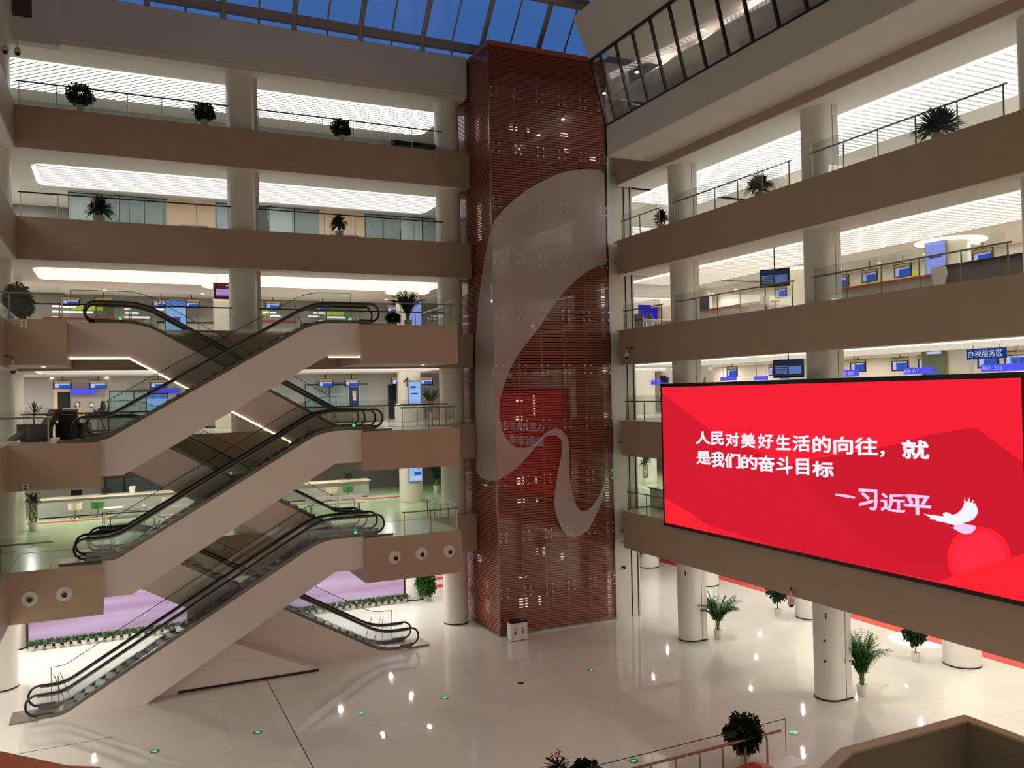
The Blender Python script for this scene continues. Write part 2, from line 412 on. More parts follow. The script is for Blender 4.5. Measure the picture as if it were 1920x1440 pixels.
for f in range(2, 7):
    wm = LIGHTY if f in (2, 3, 4) else LIGHTW
    lum(f, -3.35 if f < 6 else -11, 15.9, 41.35, 45.3, wm, 'long luminous slatted ceiling on the %s floor behind the escalators' % ORD[f], f == 6)
    if f < 6:
        lum(f, 25.1, 29.5, 2, 38.5, wm, 'long luminous slatted ceiling on the %s floor of the screen side' % ORD[f])
        if f > 2: lum(f, -11, -6.2, 2, 37.5, wm, 'long luminous slatted ceiling on the %s floor at the corner gallery' % ORD[f])
for f in range(2, 6):
    lum(f, 25.5, 36, 44.5, 48.5, LIGHTY if f < 5 else LIGHTW, 'luminous slatted ceiling on the %s floor behind the lift tower pier' % ORD[f])
    lum(f, 0, 20, -5, -1.5, LIGHTY if f < 5 else LIGHTW, 'long luminous slatted ceiling on the %s floor of the camera side' % ORD[f])

# ground floor downlights (lamps only: their ceiling faces away)
def arealamp(x, y, z, w, size=.09, col=(.98, .975, .92), spread=PI):
    l = bpy.data.lights.new('downlight_lamp', 'AREA'); l.shape = 'DISK'; l.size = size; l.energy = w; l.color = col; l.spread = spread
    o = bpy.data.objects.new('downlight_lamp', l); o.location = (x, y, z); COL.objects.link(o)
for i in range(4):
    for j in range(12):
        arealamp(25.6+3.5*i, 1.5+3.6*j, CZ[1]-.03, LAMP_W*.85)
for i in range(9):
    for j in range(3):
        arealamp(-12+3.6*i, 41.0+3.4*j if j < 2 else 49.5, CZ[1]-.03, LAMP_W*1.7)
for j in range(9):
    arealamp(-6, 3+3.8*j, CZ[1]-.03, LAMP_W*2); arealamp(-10, 3+3.8*j, CZ[1]-.03, LAMP_W*1.5)
for i in range(8):
    for y in (-3, -7): arealamp(-2+3.6*i, y, CZ[1]-.03, LAMP_W*2.4)
# high bay lamps on the roof beams over the lobby
for i in range(5):
    for y in (8, 17, 26): arealamp(-1+5*i, y, 31.15, 38, .2, (1, .97, .92), 1.1)
# lamps deeper inside the upper galleries
for f in range(2, 6):
    for i in range(8): arealamp(-11.5+3.7*i, 48.2, CZ[f]-.03, GAL_W)
    for i in range(10): arealamp(32.6, 3+3.9*i, CZ[f]-.03, GAL_W)
    for i in range(3): arealamp(26+3.7*i, 41.5, CZ[f]-.03, GAL_W)
for x, y in ((-2.6, 36.5), (10.4, 36.5), (12.6, 36.5)):
    for f in (2, 3, 4):
        arealamp(x, y, F[f]-(1.85 if f == 2 else 1.65)-.01, 9, .14)

def downlight(p, label, first=[None]):
    if first[0] is None:
        t = thing('downlight', label, 'light', p, 'recessed ceiling downlights')
        B().lathe([(.13, -.0), (.13, -.02), (.09, -.02), (.09, -.004)], p, 16).build('rim', CEILW, t)
        B().lathe([(.09, -.016), (.001, -.018)], p, 16).build('lens', LAMP, t); first[0] = t
    else: dup(first[0], p, None, label)
DL = {('n', 4): [(196, 544), (380, 550), (563, 555), (724, 561)], ('n', 3): [(97, 707), (200, 706), (650, 702), (727, 702)],
      ('e', 4): [(1575, 506), (1648, 492), (1735, 476), (1833, 457), (1240, 568), (1335, 550), (1380, 542)], ('e', 3): [(1573, 674), (1650, 669), (1733, 664), (1440, 682)]}
for (w, f), L in DL.items():
    for px, py in L:
        p = at(px, py, 'z', CZ[f]+.001)
        if p.length < 90: downlight(p, 'small recessed downlight in the %s floor ceiling %s' % (ORD[f], 'behind the escalators' if w == 'n' else 'of the screen side'))
for q in ((1239, 105), (1318, 55), (1410, 2)):
    p = at(*q, 'z', 26.753); downlight(p, 'small round downlight behind the sloping window band'); arealamp(p.x, p.y, 26.7, 70, .2, (1, .95, .9)); arealamp(p.x+2.5, p.y+3, 26.7, 70, .2, (1, .95, .9))
for x in (-2.6, 12.6):
    for f in (2, 3, 4):
        downlight((x, 36.4, F[f]-(1.85 if f == 2 else 1.65)+.021), 'small downlight under the %s floor escalator landing at the %s' % (ORD[f], 'lift tower end' if x > 0 else 'corner end'))

# ------------------------------------------------------------------ lift tower
tw = thing('lift_tower', 'tall red-brown slatted lift tower behind glass with a grey brush stroke', 'tower', ((TX0+TX1)/2, 37.6, 0))
B().box(TX0+.35, TY+.6, .05, TX1-.1, 41.6, 28.1).build('core', CORE, tw)
def slatset(front):
    b = B(); z = .12
    while z < 28.0:
        if front: b.box(TX0+.06, TY+.06, z, TX1-.05, TY+.1, z+.082)
        else: b.box(TX0+.05, TY+.08, z, TX0+.09, 40.4, z+.082)
        z += .128
    return b
slatset(True).build('slat_screen', CORTEN, tw); slatset(False).build('slat_screen', CORTEN, tw)
bb = B()
for k in range(6): bb.box(TX0+.1+k*1.24, TY+.12, .1, TX0+.18+k*1.24, TY+.2, 28.1)
for k in range(3): bb.box(TX0+.12, TY+.5+k*1.5, .1, TX0+.18, TY+.58+k*1.5, 28.1)
bb.build('slat_rails', CORTEN, tw)
B().box(TX0, TY, 28.05, TX1, 41.6, 28.3).build('cap', CORTEN, tw)
B().quad((TX0, TY, .1), (TX1, TY, .1), (TX1, TY, 28.1), (TX0, TY, 28.1)).build('glass', GLASSR, tw)
B().quad((TX0, 40.4, .1), (TX0, TY, .1), (TX0, TY, 28.1), (TX0, 40.4, 28.1)).build('glass', GLASSR, tw)
B().box(TX0-.01, TY-.01, .0, TX0+.03, TY+.03, 28.1).build('corner_trim', STEEL, tw)
B().box(TX1-.02, TY-.02, .0, TX1+.03, TY+.03, 28.2).build('edge_trim', STEEL, tw)
B().box(TX0-.02, TY-.02, 0, TX1, TY+.02, .1).box(TX0-.02, TY, 0, TX0+.02, 40.4, .1).build('base_trim', STEEL, tw)
FO = [(920, 429), (928, 412), (945, 392), (960, 378), (985, 358), (1010, 343), (1040, 329), (1060, 322), (1085, 318), (1105, 317), (1125, 319), (1133, 325), (1137, 495), (1120, 500), (1100, 510), (1080, 525), (1060, 545), (1045, 563), (1025, 592), (1010, 615), (990, 640), (970, 667), (955, 695), (944, 725), (937, 752), (936, 780), (940, 802), (947, 820), (957, 832), (970, 839), (985, 840), (996, 836), (1010, 825), (1022, 812), (1034, 805), (1042, 803), (1052, 806), (1061, 815), (1066, 827), (1067, 840), (1067, 860), (1067, 880), (1069, 902), (1074, 927), (1079, 945), (1085, 955), (1092, 958), (1102, 956), (1112, 947), (1122, 932), (1130, 915), (1135, 897), (1134, 917), (1131, 932), (1126, 947), (1117, 967), (1110, 982), (1102, 995), (1090, 1003), (1078, 1007), (1065, 1004), (1055, 995), (1050, 985), (1044, 970), (1040, 952), (1039, 937), (1040, 922), (1044, 900), (1047, 880), (1052, 857), (1054, 842), (1054, 830), (1050, 822), (1044, 817), (1035, 816), (1025, 818), (1015, 826), (1005, 837), (990, 855), (977, 870), (965, 881), (952, 890), (940, 897), (932, 901)]
fp = [at(px, py, 'y', TY-.01) for px, py in FO]
fp = [(max(TX0+.005, min(TX1-.03, q.x)), q.z) for q in fp]
fp[0] = (TX0+.005, fp[0][1]); fp[-1] = (TX0+.005, fp[-1][1])
B().prism(fp, 'y', TY-.012, TY-.006).build('brush_stroke_film', FILM, tw)
FS = [(919, 429), (911, 470), (903, 520), (897, 570), (893, 620), (891, 660), (891, 720), (892, 800), (893, 885), (903, 897), (918, 902), (930, 903)]
fs = [at(px, py, 'x', TX0-.01) for px, py in FS]; fs = [(max(TY, min(40.3, q.y)), q.z) for q in fs]
fs[0] = (TY, fp[0][1]); fs[-1] = (TY, fp[-1][1])
B().prism(fs, 'x', TX0-.012, TX0-.006).build('brush_stroke_film', FILM, tw)
LB = emat('gallery_light_patch', (255, 246, 230), 1.1)  # glowing patches added in place of gallery light passing through the slats
for x0, y0, x1, y1 in ((955, 233, 970, 247), (989, 238, 993, 250), (1050, 246, 1065, 258), (965, 270, 970, 278), (1058, 278, 1066, 289), (959, 399, 972, 415), (992, 401, 996, 416), (1052, 403, 1068, 411), (1066, 414, 1071, 422), (960, 441, 972, 444), (968, 751, 980, 754), (968, 778, 980, 790), (1000, 741, 1003, 780), (970, 895, 982, 908), (1004, 895, 1007, 905), (971, 935, 984, 944), (1006, 935, 1009, 943), (1018, 1027, 1025, 1042), (1006, 1026, 1009, 1042), (974, 1120, 990, 1138), (1010, 1117, 1014, 1133), (1052, 1035, 1058, 1048), (974, 1080, 988, 1083), (1106, 292, 1117, 303)):
    a, c = at(x0, y0, 'y', TY+.3), at(x1, y1, 'y', TY+.3)
    B().box(a.x, TY+.3, c.z, c.x, TY+.34, a.z).build('gallery_light_patch', LB, tw)
LBG = emat('gallery_glow_panel', (255, 246, 230), .8)  # same painted-in gallery light, behind the side slats
for x0, y0, x1, y1 in ((892, 224, 898, 262), (894, 385, 902, 450), (896, 1040, 902, 1056), (896, 560, 901, 640), (906, 905, 912, 912), (909, 1090, 915, 1104), (908, 1120, 917, 1150)):
    a, c = at(x0, y0, 'x', TX0+.2), at(x1, y1, 'x', TX0+.2)
    B().box(TX0+.2, a.y, c.z, TX0+.23, c.y, a.z).build('gallery_light_patch', LBG, tw)
SPID = mat('spider_stud', (235, 232, 228), .25, .3)
for k in range(10):
    z = 2.0+2.65*k
    for xx in (16.35, 17.55, 18.75, 19.95, 21.15, 22.25):
        b = B()
        for dx in (-.16, .16):
            for dz in (-.2, .2): b.cyl((xx+dx, TY+.02, z+dz), (xx+dx, TY-.03, z+dz), .042, 8)
        b.box(xx-.17, TY+.008, z-.003, xx+.17, TY+.02, z+.003)
        for dx in (-.16, .16): b.box(xx+dx-.002, TY+.008, z-.2, xx+dx+.002, TY+.02, z+.2)
        b.build('spider_fitting', SPID, tw)
    for yy in (37.3, 38.9):
        b = B()
        for dx in (-.16, .16):
            for dz in (-.2, .2): b.cyl((TX0+.02, yy+dx, z+dz), (TX0-.03, yy+dx, z+dz), .024, 8)
        b.box(TX0+.008, yy-.17, z-.003, TX0+.02, yy+.17, z+.003)
        for dx in (-.16, .16): b.box(TX0+.008, yy+dx-.002, z-.2, TX0+.02, yy+dx+.002, z+.2)
        b.build('spider_fitting', SPID, tw)

# ------------------------------------------------------------------ big red LED wall
X0 = XE-.36
lw = thing('led_wall_screen', 'huge red screen with white brush lettering and a dove in a black frame', 'screen', (XE-.15, 23.4, 5.5))
YA, YB, ZA, ZB = 31.42, 14.74, 5.48, 11.60
B().box(X0, YB-.14, ZA-.14, XE-.01, YA+.14, ZB+.16).build('frame', mat('black_frame', (22, 14, 14), .4), lw)
REDM = emat('led_red', (.93, .016, .036), 1.0, True)
disp = B().quad((X0-.01, YB, ZA), (X0-.01, YA, ZA), (X0-.01, YA, ZB), (X0-.01, YB, ZB)).build('display', REDM, lw)
def facet(pts, c, d, nm='artwork_facet'):
    q = [at(px, py, 'x', X0-.01) for px, py in pts]
    q = [(X0-.01-d, min(YA, max(YB, p.y)), min(ZB, max(ZA, p.z))) for p in q]
    b = B(); b.add(q, [tuple(range(len(q)))]); return b.build(nm, c, disp)
R2, R3, R4, R5 = emat('led_deep_red', (.625, .0115, .027), 1, True), emat('led_mid_red', (.68, .012, .03), 1, True), emat('led_bright_red', (1, .02, .034), 1, True), emat('led_rose', (1, .027, .06), 1, True)
facet([(1225, 738), (1262, 752), (1330, 805), (1400, 838), (1480, 870), (1560, 861), (1660, 838), (1740, 816), (1828, 801), (1870, 832), (1925, 868), (1925, 1040), (1900, 1050), (1760, 1090), (1470, 1030), (1330, 985), (1225, 935)], R3, .004)
facet([(1500, 866), (1660, 838), (1740, 816), (1828, 801), (1870, 832), (1925, 868), (1925, 1040), (1860, 1060), (1700, 1060), (1600, 1000), (1530, 930)], R2, .006)
facet([(1225, 930), (1300, 965), (1345, 1003), (1225, 990)], R4, .008)
facet([(1760, 1090), (1830, 1065), (1925, 1038), (1925, 1150)], R4, .01)
for k, (rr, cc) in enumerate(((66, R3), (60, R4), (50, R5))):
    facet([(1836+rr*math.cos(2*PI*i/40), 1046+rr*.98*math.sin(2*PI*i/40)) for i in range(40)], cc, .0055+.0007*k, 'artwork_glow')
facet([(1760, 1092), (1830, 1065), (1925, 1038), (1925, 1150)], R4, .011)
LW, LP = emat('led_white', (250, 246, 255), 1.0), emat('led_pinkish_white', (246, 205, 250), 1.0)
def line(s, pa, pb, m, bold, tilt=0):
    a = at(*pa, 'x', X0-.03); c = at(*pb, 'x', X0-.03); L = a.y-c.y
    return a, L
def letters(s, pxs, m, name='lettering'):
    """one glyph at a time: (char, left px, top px, right px, bottom px)"""
    b = []
    for ch, x0, y0, x1, y1 in pxs:
        a, c = at(x0, y1, 'x', X0-.03), at(x1, y0, 'x', X0-.03); a2 = at(x0, y0, 'x', X0-.03); c2 = at(x1, y1, 'x', X0-.03)
        zt, zb = (a2.z+c.z)/2, (a.z+c2.z)/2
        o = text(ch, 1, m, disp, (0, 0, 0), (1, 0, 0), (0, 1, 0), name, .0)
        me = o.data; base = [v.co+lw.location for v in me.vertices]; bf = [tuple(p.vertices) for p in me.polygons]
        vs, fs, k_ = [], [], 0
        for dx, dy in ((0, 0), (.026, .01), (-.026, -.01), (.012, -.026), (-.012, .026), (.03, .03)):
            fs += [tuple(i+len(vs) for i in f) for f in bf]; vs += [Vector((q.x+dx, q.y+dy, 0)) for q in base]
        me.clear_geometry(); me.from_pydata([tuple(q) for q in vs], [], fs); me.update()
        lo = [min(v[i] for v in vs) for i in range(2)]; hi = [max(v[i] for v in vs) for i in range(2)]
        for v, q in zip(me.vertices, vs):
            u, w = (q[0]-lo[0])/max(1e-6, hi[0]-lo[0]), (q[1]-lo[1])/max(1e-6, hi[1]-lo[1])
            v.co = Vector((X0-.034-.001*k_, a.y+(c.y-a.y)*u, zb+(zt-zb)*w+.06*(u-.5)*(zt-zb)))-lw.location
        b.append(o)
    return b
letters('', [('人', 1304, 809, 1332, 833), ('民', 1333, 809, 1357, 835), ('对', 1360, 811, 1386, 837), ('美', 1389, 812, 1416, 840), ('好', 1421, 813, 1450, 841), ('生', 1455, 815, 1482, 844), ('活', 1486, 816, 1519, 847), ('的', 1524, 817, 1558, 849), ('向', 1563, 819, 1599, 852), ('往', 1603, 820, 1646, 854), ('，', 1650, 845, 1659, 857), ('就', 1691, 825, 1742, 861)], LW)
letters('', [('是', 1306, 846, 1333, 871), ('我', 1334, 847, 1358, 876), ('们', 1359, 850, 1388, 878), ('的', 1390, 853, 1420, 880), ('奋', 1421, 854, 1453, 885), ('斗', 1455, 856, 1486, 889), ('目', 1493, 860, 1517, 891), ('标', 1523, 865, 1563, 895)], LW)
facet([(1567, 925), (1585, 927), (1604, 931), (1604, 935), (1585, 932), (1567, 929)], LP, .024, 'dash')
letters('', [('习', 1610, 917, 1645, 956), ('近', 1651, 925, 1697, 960), ('平', 1695, 928, 1746, 966)], LP)
DV = [(920, 765), (1000, 775), (1110, 790), (1128, 782), (1110, 772), (1118, 755), (1145, 748), (1175, 755), (1205, 775), (1250, 765), (1300, 720), (1325, 665), (1330, 600), (1345, 650), (1360, 640), (1378, 600), (1385, 650), (1395, 650), (1420, 618), (1415, 660), (1440, 660), (1450, 690), (1462, 720), (1460, 760), (1445, 790), (1420, 820), (1380, 840), (1320, 855), (1240, 880), (1180, 865), (1110, 845), (1040, 835), (1050, 825), (980, 815), (990, 803)]
facet([(1560+x*.1875, 820+y*.1875) for x, y in DV], LW, .02, 'dove')
facet([(1560+x*.1875, 820+y*.1875) for x, y in ((1320, 856), (1360, 870), (1440, 885), (1440, 920), (1400, 955), (1340, 970), (1270, 945), (1210, 905), (1240, 878))], LP, .02, 'dove_tail')

# ------------------------------------------------------------------ escalator landings
def landing(f, x0, x1, y0=34.4):
    z0 = F[f]-(1.85 if f == 2 else 1.65)
    struct('trim_%d' % nn(), B().box(x0, y0, z0, x1, y0+.06, F[f]), BROWN)
    struct('trim_%d' % nn(), B().box(x0 if x0 > 0 else x1-.06, y0+.06, z0, x0+.06 if x0 > 0 else x1, YN, F[f]), BROWN)
    if x0 > 0: struct('trim_%d' % nn(), B().box(x1-.06, y0+.06, z0, x1, YN, F[f]), BROWN)
    x0 = max(x0, XW-.06)
    struct('ceiling', B().box(x0+.06, y0+.06, z0+.02, x1-.06, YN, z0+.1), CEILW)
    struct('floor', B().box(x0+.06, y0+.06, F[f]-.06, x1-.06, YN+.06, F[f]-.01), FLOORG if f == 2 else FLOORU)
def nn():
    global n
    n += 1; return n-1
for f in (2, 3, 4): landing(f, 9.22, 13.55)
for f in (2, 3): landing(f, XW-6, -.65)
landing(4, XW-6, -1.72)

# ------------------------------------------------------------------ escalators
T30 = math.tan(PI/6)
def fillet(pts, r, n=6):
    out = [pts[0]]
    for i in range(1, len(pts)-1):
        a, p, c = Vector(pts[i-1]), Vector(pts[i]), Vector(pts[i+1]); u, w = (a-p).normalized(), (c-p).normalized()
        ang = u.angle(w); d = min(r/math.tan(ang/2), (a-p).length*.49, (c-p).length*.49); q0, q1 = p+u*d, p+w*d
        for k in range(n+1):
            t = k/n; out.append(tuple(q0*(1-t)**2+p*2*t*(1-t)+q1*t*t))
    return out+[pts[-1]]
def escalator(label, s, xl, zl, zu, fl, fu, nl, nu, y0, y1, strip=False):
    """s=+1 climbs towards +x. xl: lower knee; fl/fu: flats; nl/nu: newel reach past the knees"""
    rise = zu-zl; xu = xl+s*rise/T30
    t = thing('escalator', label, 'escalator', (xl, (y0+y1)/2, zl), 'escalators criss-crossing between the landings')
    top = [(xl-s*fl, zl), (xl, zl), (xu, zu), (xu+s*fu, zu)]
    ft = fillet(top, 2.6)
    bot = [(xu+s*fu, zu-1.3), (xu+s*.52, zu-1.3)]
    if zl == 0: bot += [(xl+s*2.77, .0), (xl-s*fl, .0)]; topc = [(p[0], p[1]+.06) for p in ft]
    else: bot += [(xl+s*.52, zl-1.3), (xl-s*fl, zl-1.3)]; topc = [(p[0], p[1]+.06) for p in ft]
    B().prism(topc+bot, 'y', y0, y1).build('truss_cladding', ESCW, t)
    def along(path, off): return [(p[0], p[1]+off) for p in path]
    def strip_(path, ya, yb, za, zb):
        b = B(); m = len(path)
        vs = []
        for x, z in path: vs += [(x, ya, z+za), (x, yb, z+za), (x, yb, z+zb), (x, ya, z+zb)]
        fs = [(0, 1, 2, 3), ((m-1)*4+3, (m-1)*4+2, (m-1)*4+1, (m-1)*4)]
        for i in range(m-1):
            o = i*4
            fs += [(o+k, o+4+k, o+4+(k+1) % 4, o+(k+1) % 4) for k in range(4)]
        return b.add(vs, fs)
    # steps: ridged treads on the slope, flat plates at the ends
    b = B(); k = 0; ns = int(rise/.2)
    for k in range(ns):
        x = xl+s*(k+.5)*(rise/ns)/T30; z = zl+(k+1)*rise/ns
        dx = (rise/ns)/T30
        b.box(x-s*dx*.5, y0+.3, z-.16, x+s*dx*.5, y1-.3, z+.07)
    b.build('steps', STEP, t)
    pl = B(); pl.box(xl-s*(nl+.5), y0+.12, zl+.005, xl, y1-.12, zl+.075); pl.build('comb_plate', STEEL, t)
    pl = B(); pl.box(xu, y0+.12, zu+.005, xu+s*(nu+.4), y1-.12, zu+.075); pl.build('comb_plate', STEEL, t)
    hp = fillet([(xl-s*(nl-.38), zl), (xl, zl), (xu, zu), (xu+s*(nu-.38), zu)], 2.6)
    H, R = .92, .38
    for ya in (y0+.16, y1-.16):
        strip_(hp, ya-.09, ya+.09, .06, .2).build('deck', DECK, t)
        strip_(hp, ya-.012, ya+.012, .2, H-.03).build('balustrade_glass', GLASS, t)
        strip_(hp, ya-.03, ya+.03, H-.1, H-.04).build('rail_guide', DECK, t)
        pts = [(x, ya, z+H) for x, z in hp]
        lo = [(hp[0][0]-s*R*math.sin(a), ya, zl+H-R+R*math.cos(a)) for a in [PI*k/10 for k in range(1, 11)]]
        hi = [(hp[-1][0]+s*R*math.sin(a), ya, zu+H-R+R*math.cos(a)) for a in [PI*k/10 for k in range(1, 11)]]
        hr = B().tube([(lo[-1][0]+s*.45, ya, lo[-1][2]-.02)]+lo[::-1]+pts+hi+[(hi[-1][0]-s*.45, ya, hi[-1][2]-.02)], .045, 8).build('handrail', BLACK, t, True)
        for xx, zz in ((hp[0][0], zl), (hp[-1][0], zu)):
            sg = -s if xx == hp[0][0] else s
            B().prism([(xx-sg*.5, zz+.06), (xx+sg*.0, zz+.06), (xx+sg*.12, zz+.24), (xx-sg*.5, zz+.24)], 'y', ya-.08, ya+.08).build('handrail_inlet', BLACK, hr)
    # tall outer safety glass with thin edge rod
    sp = fillet([(xl-s*(fl-.3), zl), (xl, zl), (xu, zu), (xu+s*(fu+.0), zu)], 2.6)
    ya = y1+.03
    strip_(sp, ya-.008, ya+.008, .1, 1.5).build('safety_glass', GLASS, t)
    ed = [(x, ya, z+1.5) for x, z in sp]
    B().tube([(sp[0][0], ya, zl+.1)]+ed+[(sp[-1][0], ya, zu+.1)], .014, 5).build('safety_glass_edge', DARKM, t)
    for q in (.12, .3, .5, .7, .88):
        i = int(q*(len(sp)-1)); x, z = sp[i]
        B().cyl((x, ya, z+.1), (x+ (-s*.35 if .2 < q < .8 else 0), ya, z+1.15), .014, 6).build('glass_clip_rod', STEEL, t)
    B().box(hp[-1][0]-s*.9-.05, y0+.05, zu+.21, hp[-1][0]-s*.9+.05, y0+.1, zu+.3).build('direction_light', GRN, t)
    if strip:
        sb = [(bot[0][0], bot[0][1]), bot[1], (xl+s*.52, zl-1.3)]
        B().tube([(x, y0-.02, z-.03) for x, z in sb], .035, 6).build('led_strip', LEDS, t)
    return t
FY0, FY1, BY0, BY1 = 34.72, 36.15, 36.38, 37.8
escalator('white escalator rising from the lobby floor to the second floor landing', 1, -2.03, 0, 5.5, .75, 1.75, 1.2, 2.7, FY0, FY1)
escalator('white escalator in front rising from the second floor to the third floor', 1, -.2, 5.5, 10, .48, 1.66, 1.4, 2.62, FY0, FY1)
escalator('topmost white escalator in front rising from the third floor to the fourth floor', 1, -.45, 10, 14.5, .24, 1.9, 1.15, 2.8, FY0, FY1)
escalator('crossing escalator behind, its foot on the lobby floor near the lift tower', -1, 10.43, 0, 5.5, 1.2, 1.6, 1.75, 2.1, BY0, BY1)
escalator('crossing escalator behind, climbing from the third floor to the corner of the fourth', -1, 8.69, 10, 14.5, .52, 2.62, 1.2, 2.1, BY0, BY1, True)
escalator('crossing escalator behind, climbing from the second floor to the corner of the third', -1, 8.69, 5.5, 10, .52, 1.55, 1.2, 2.1, BY0, BY1)
ub = B().prism([(1.0, 0), (7.4, 0), (3.97, 1.70)], 'y', 35.42, 36.38).prism([(2.35, 0), (7.66, 0), (2.35, 3.06)], 'y', 36.36, 37.7)
tag(ub.build('escalator_base_panel', ESCW), 'triangular white panel closing the space under the crossing escalators', 'panel')
tag(B().box(1.9, 35.38, 0, 7.4, 35.44, .09).build('escalator_skirting', DARKM), 'dark skirting strip along the foot of the triangular white escalator panel', 'skirting')
tag(B().box(9.2, 34.7, F[4]-1.36, 9.24, 34.72, F[4]-1.3).box(7.9, 34.66, F[4]-1.39, 9.2, 34.72, F[4]-1.33).build('light_strip', LEDS), 'short warm light strip under the topmost front escalator head', 'light')

# ------------------------------------------------------------------ balustrades
def balustrade(label, p0, p1, step=1.45, posts=.018, rail=1.02, gh=1.28, off=.0, clipped=True):
    p0, p1 = Vector(p0), Vector(p1); d = p1-p0; L = d.length; u = d/L; k = max(1, round(L/step)); w = Vector((-u.y, u.x, 0))
    t = thing('glass_balustrade', label, 'balustrade', (p0+p1)/2, 'glass balustrades along the galleries')
    for i in range(k):
        a, c = p0+u*(L*i/k+.02), p0+u*(L*(i+1)/k-.02)
        b = B(); b.add([a-w*.008, c-w*.008, c+w*.008, a+w*.008]+[q+Vector((0, 0, gh)) for q in (a-w*.008, c-w*.008, c+w*.008, a+w*.008)],
                       [(0, 3, 2, 1), (4, 5, 6, 7), (0, 1, 5, 4), (1, 2, 6, 5), (2, 3, 7, 6), (3, 0, 4, 7)])
        b.build('glass_panel', GLASS, t)
    o = w*.07
    B().tube([p0+o+Vector((0, 0, rail))-u*.1, p1+o+Vector((0, 0, rail))+u*.1], .032, 8).build('handrail', DARKM if posts < .02 else STEEL, t, True)
    for i in range(k+1):
        a = p0+u*(L*i/k)+o*.9
        b = B(); b.cyl(a, a+Vector((0, 0, rail-.12)), posts, 8); b.tube([a+Vector((0, 0, rail-.13)), a+Vector((0, 0, rail-.03))], posts*.8, 6)
        b.build('post', STEEL if posts > .02 or i % 2 else WHITE2, t)
    return t
for f in range(3, 7):
    balustrade('dark railed glass balustrade on the %s floor behind the escalators, corner bay' % ORD[f], (-3.5, YN+.12, F[f]), (4.5, YN+.12, F[f]))
    balustrade('dark railed glass balustrade on the %s floor behind the escalators, tower bay' % ORD[f], (5.85, YN+.12, F[f]), (14.55, YN+.12, F[f]))
for f in range(2, 6):
    for (ya, yb, w) in ((35.3, 32.15, 'next to the lift tower'), (31.0, 23.8, 'between first and second columns'), (22.65, 15.4, 'between second and third columns'), (14.3, 7.0, 'past the third column')):
        if f in (2, 3) and ya < 35: continue
        balustrade('glass balustrade on the %s floor screen side, %s' % (ORD[f], w), (XE+.14, ya, F[f]), (XE+.14, yb, F[f]), 1.5, .026, .95, 1.25)
for f in (2, 3, 4):
    balustrade('glass balustrade on the front edge of the %s floor landing by the lift tower' % ORD[f], (11.0, 34.5, F[f]), (13.4, 34.5, F[f]), 1.2, .02, .95, 1.2)
    balustrade('glass balustrade returning to the gallery on the %s floor landing by the lift tower' % ORD[f], (13.45, 34.6, F[f]), (13.45, 38.4, F[f]), .95, .024, .95, 1.2)
    balustrade('glass balustrade on the front edge of the %s floor landing at the corner' % ORD[f], (-8.5, 34.5, F[f]), (-2.35 if f < 4 else -1.85, 34.5, F[f]), 1.5, .02, .95, 1.2)

# ------------------------------------------------------------------ nozzle vents, cameras
def vent(p, label):
    t = thing('jet_nozzle_vent', label, 'vent', p, 'round air nozzles on the brown landing fronts')
    c = (p.x, p.y, p.z)
    B().lathe([(.17, .0), (.27, .0), (.27, .03), (.235, .06), (.17, .05)], c, 28, 'y').build('ring', WHITE2, t, True)
    nz = B().lathe([(.175, .03), (.15, .07), (.1, .1), (.001, .1)], (p.x+.02, p.y, p.z-.03), 24, 'y').build('nozzle', WHITE2, t, True)
    B().lathe([(.1, .1), (.095, .115), (.001, .112)], (p.x+.02, p.y, p.z-.035), 20, 'y').build('opening', BLACK, nz)
for k, (px, py) in enumerate(((740, 1045), (790, 1038), (842, 1033))):
    vent(at(px, py, 'y', 34.4), ('round air nozzle nearest the escalator on the brown landing by the lift tower', 'middle of the three round air nozzles on the landing by the lift tower', 'round air nozzle nearest the lift tower on the brown landing')[k])
for k, (px, py) in enumerate(((120, 1113), (55, 1122), (-6, 1129))):
    vent(at(px, py, 'y', 34.4), ('round air nozzle nearest the escalator on the brown landing at the corner', 'second round air nozzle from the escalator on the corner landing', 'half hidden round air nozzle at the edge of the corner landing')[k])

def call_box(p, label):
    t = thing('alarm_call_box', label, 'alarm box', p); B().box(p.x-.1, p.y-.05, p.z-.13, p.x+.1, p.y, p.z+.13).build('case', WHITE2, t)
    B().cyl((p.x, p.y-.05, p.z+.05), (p.x, p.y-.06, p.z+.05), .035, 12).cyl((p.x, p.y-.05, p.z-.05), (p.x, p.y-.06, p.z-.05), .035, 12).build('lamp', BLACK, t)
call_box(at(45, 607, 'y', 34.4), 'small white alarm box on the brown fourth floor landing front at the corner')
call_box(at(48, 914, 'y', 34.4), 'small white alarm box at the lower edge of the third floor corner landing')
def dome_cam(p, label, drop=.25, bracket=None):
    if 25 < p.z < 27: p.z = 25.9
    t = thing('security_camera', label, 'security camera', p)
    B().cyl(p, p-Vector((0, 0, drop)), .025, 8).build('stem', WHITE2, t)
    q = p-Vector((0, 0, drop))
    B().lathe([(.03, .0), (.1, -.06), (.125, -.2), (.12, -.24)], q, 18).build('housing', WHITE2, t, True)
    B().ball(q-Vector((0, 0, .25)), (.1, .1, .11)).build('dome', BLACK, t, True)
    if bracket: B().tube([p, p+Vector((0, 0, .12)), Vector(bracket)+Vector((0, 0, .12))], .022, 6).build('bracket', DARKM, t)
dome_cam(at(1483, 1108, 'x', XE-.3), 'hanging dome camera under the brown fascia below the red screen', .25, (XE, 23.9, 3.7))
dome_cam(at(1175, 655, 'x', XE-.4), 'white dome camera on a bracket below the fourth floor fascia by the lift tower', .12, (XE, 34.2, 13.4))
dome_cam(at(33, 97, 'y', 38.3), 'dark dome camera hanging from the roof fascia, nearer the escalators', .2)
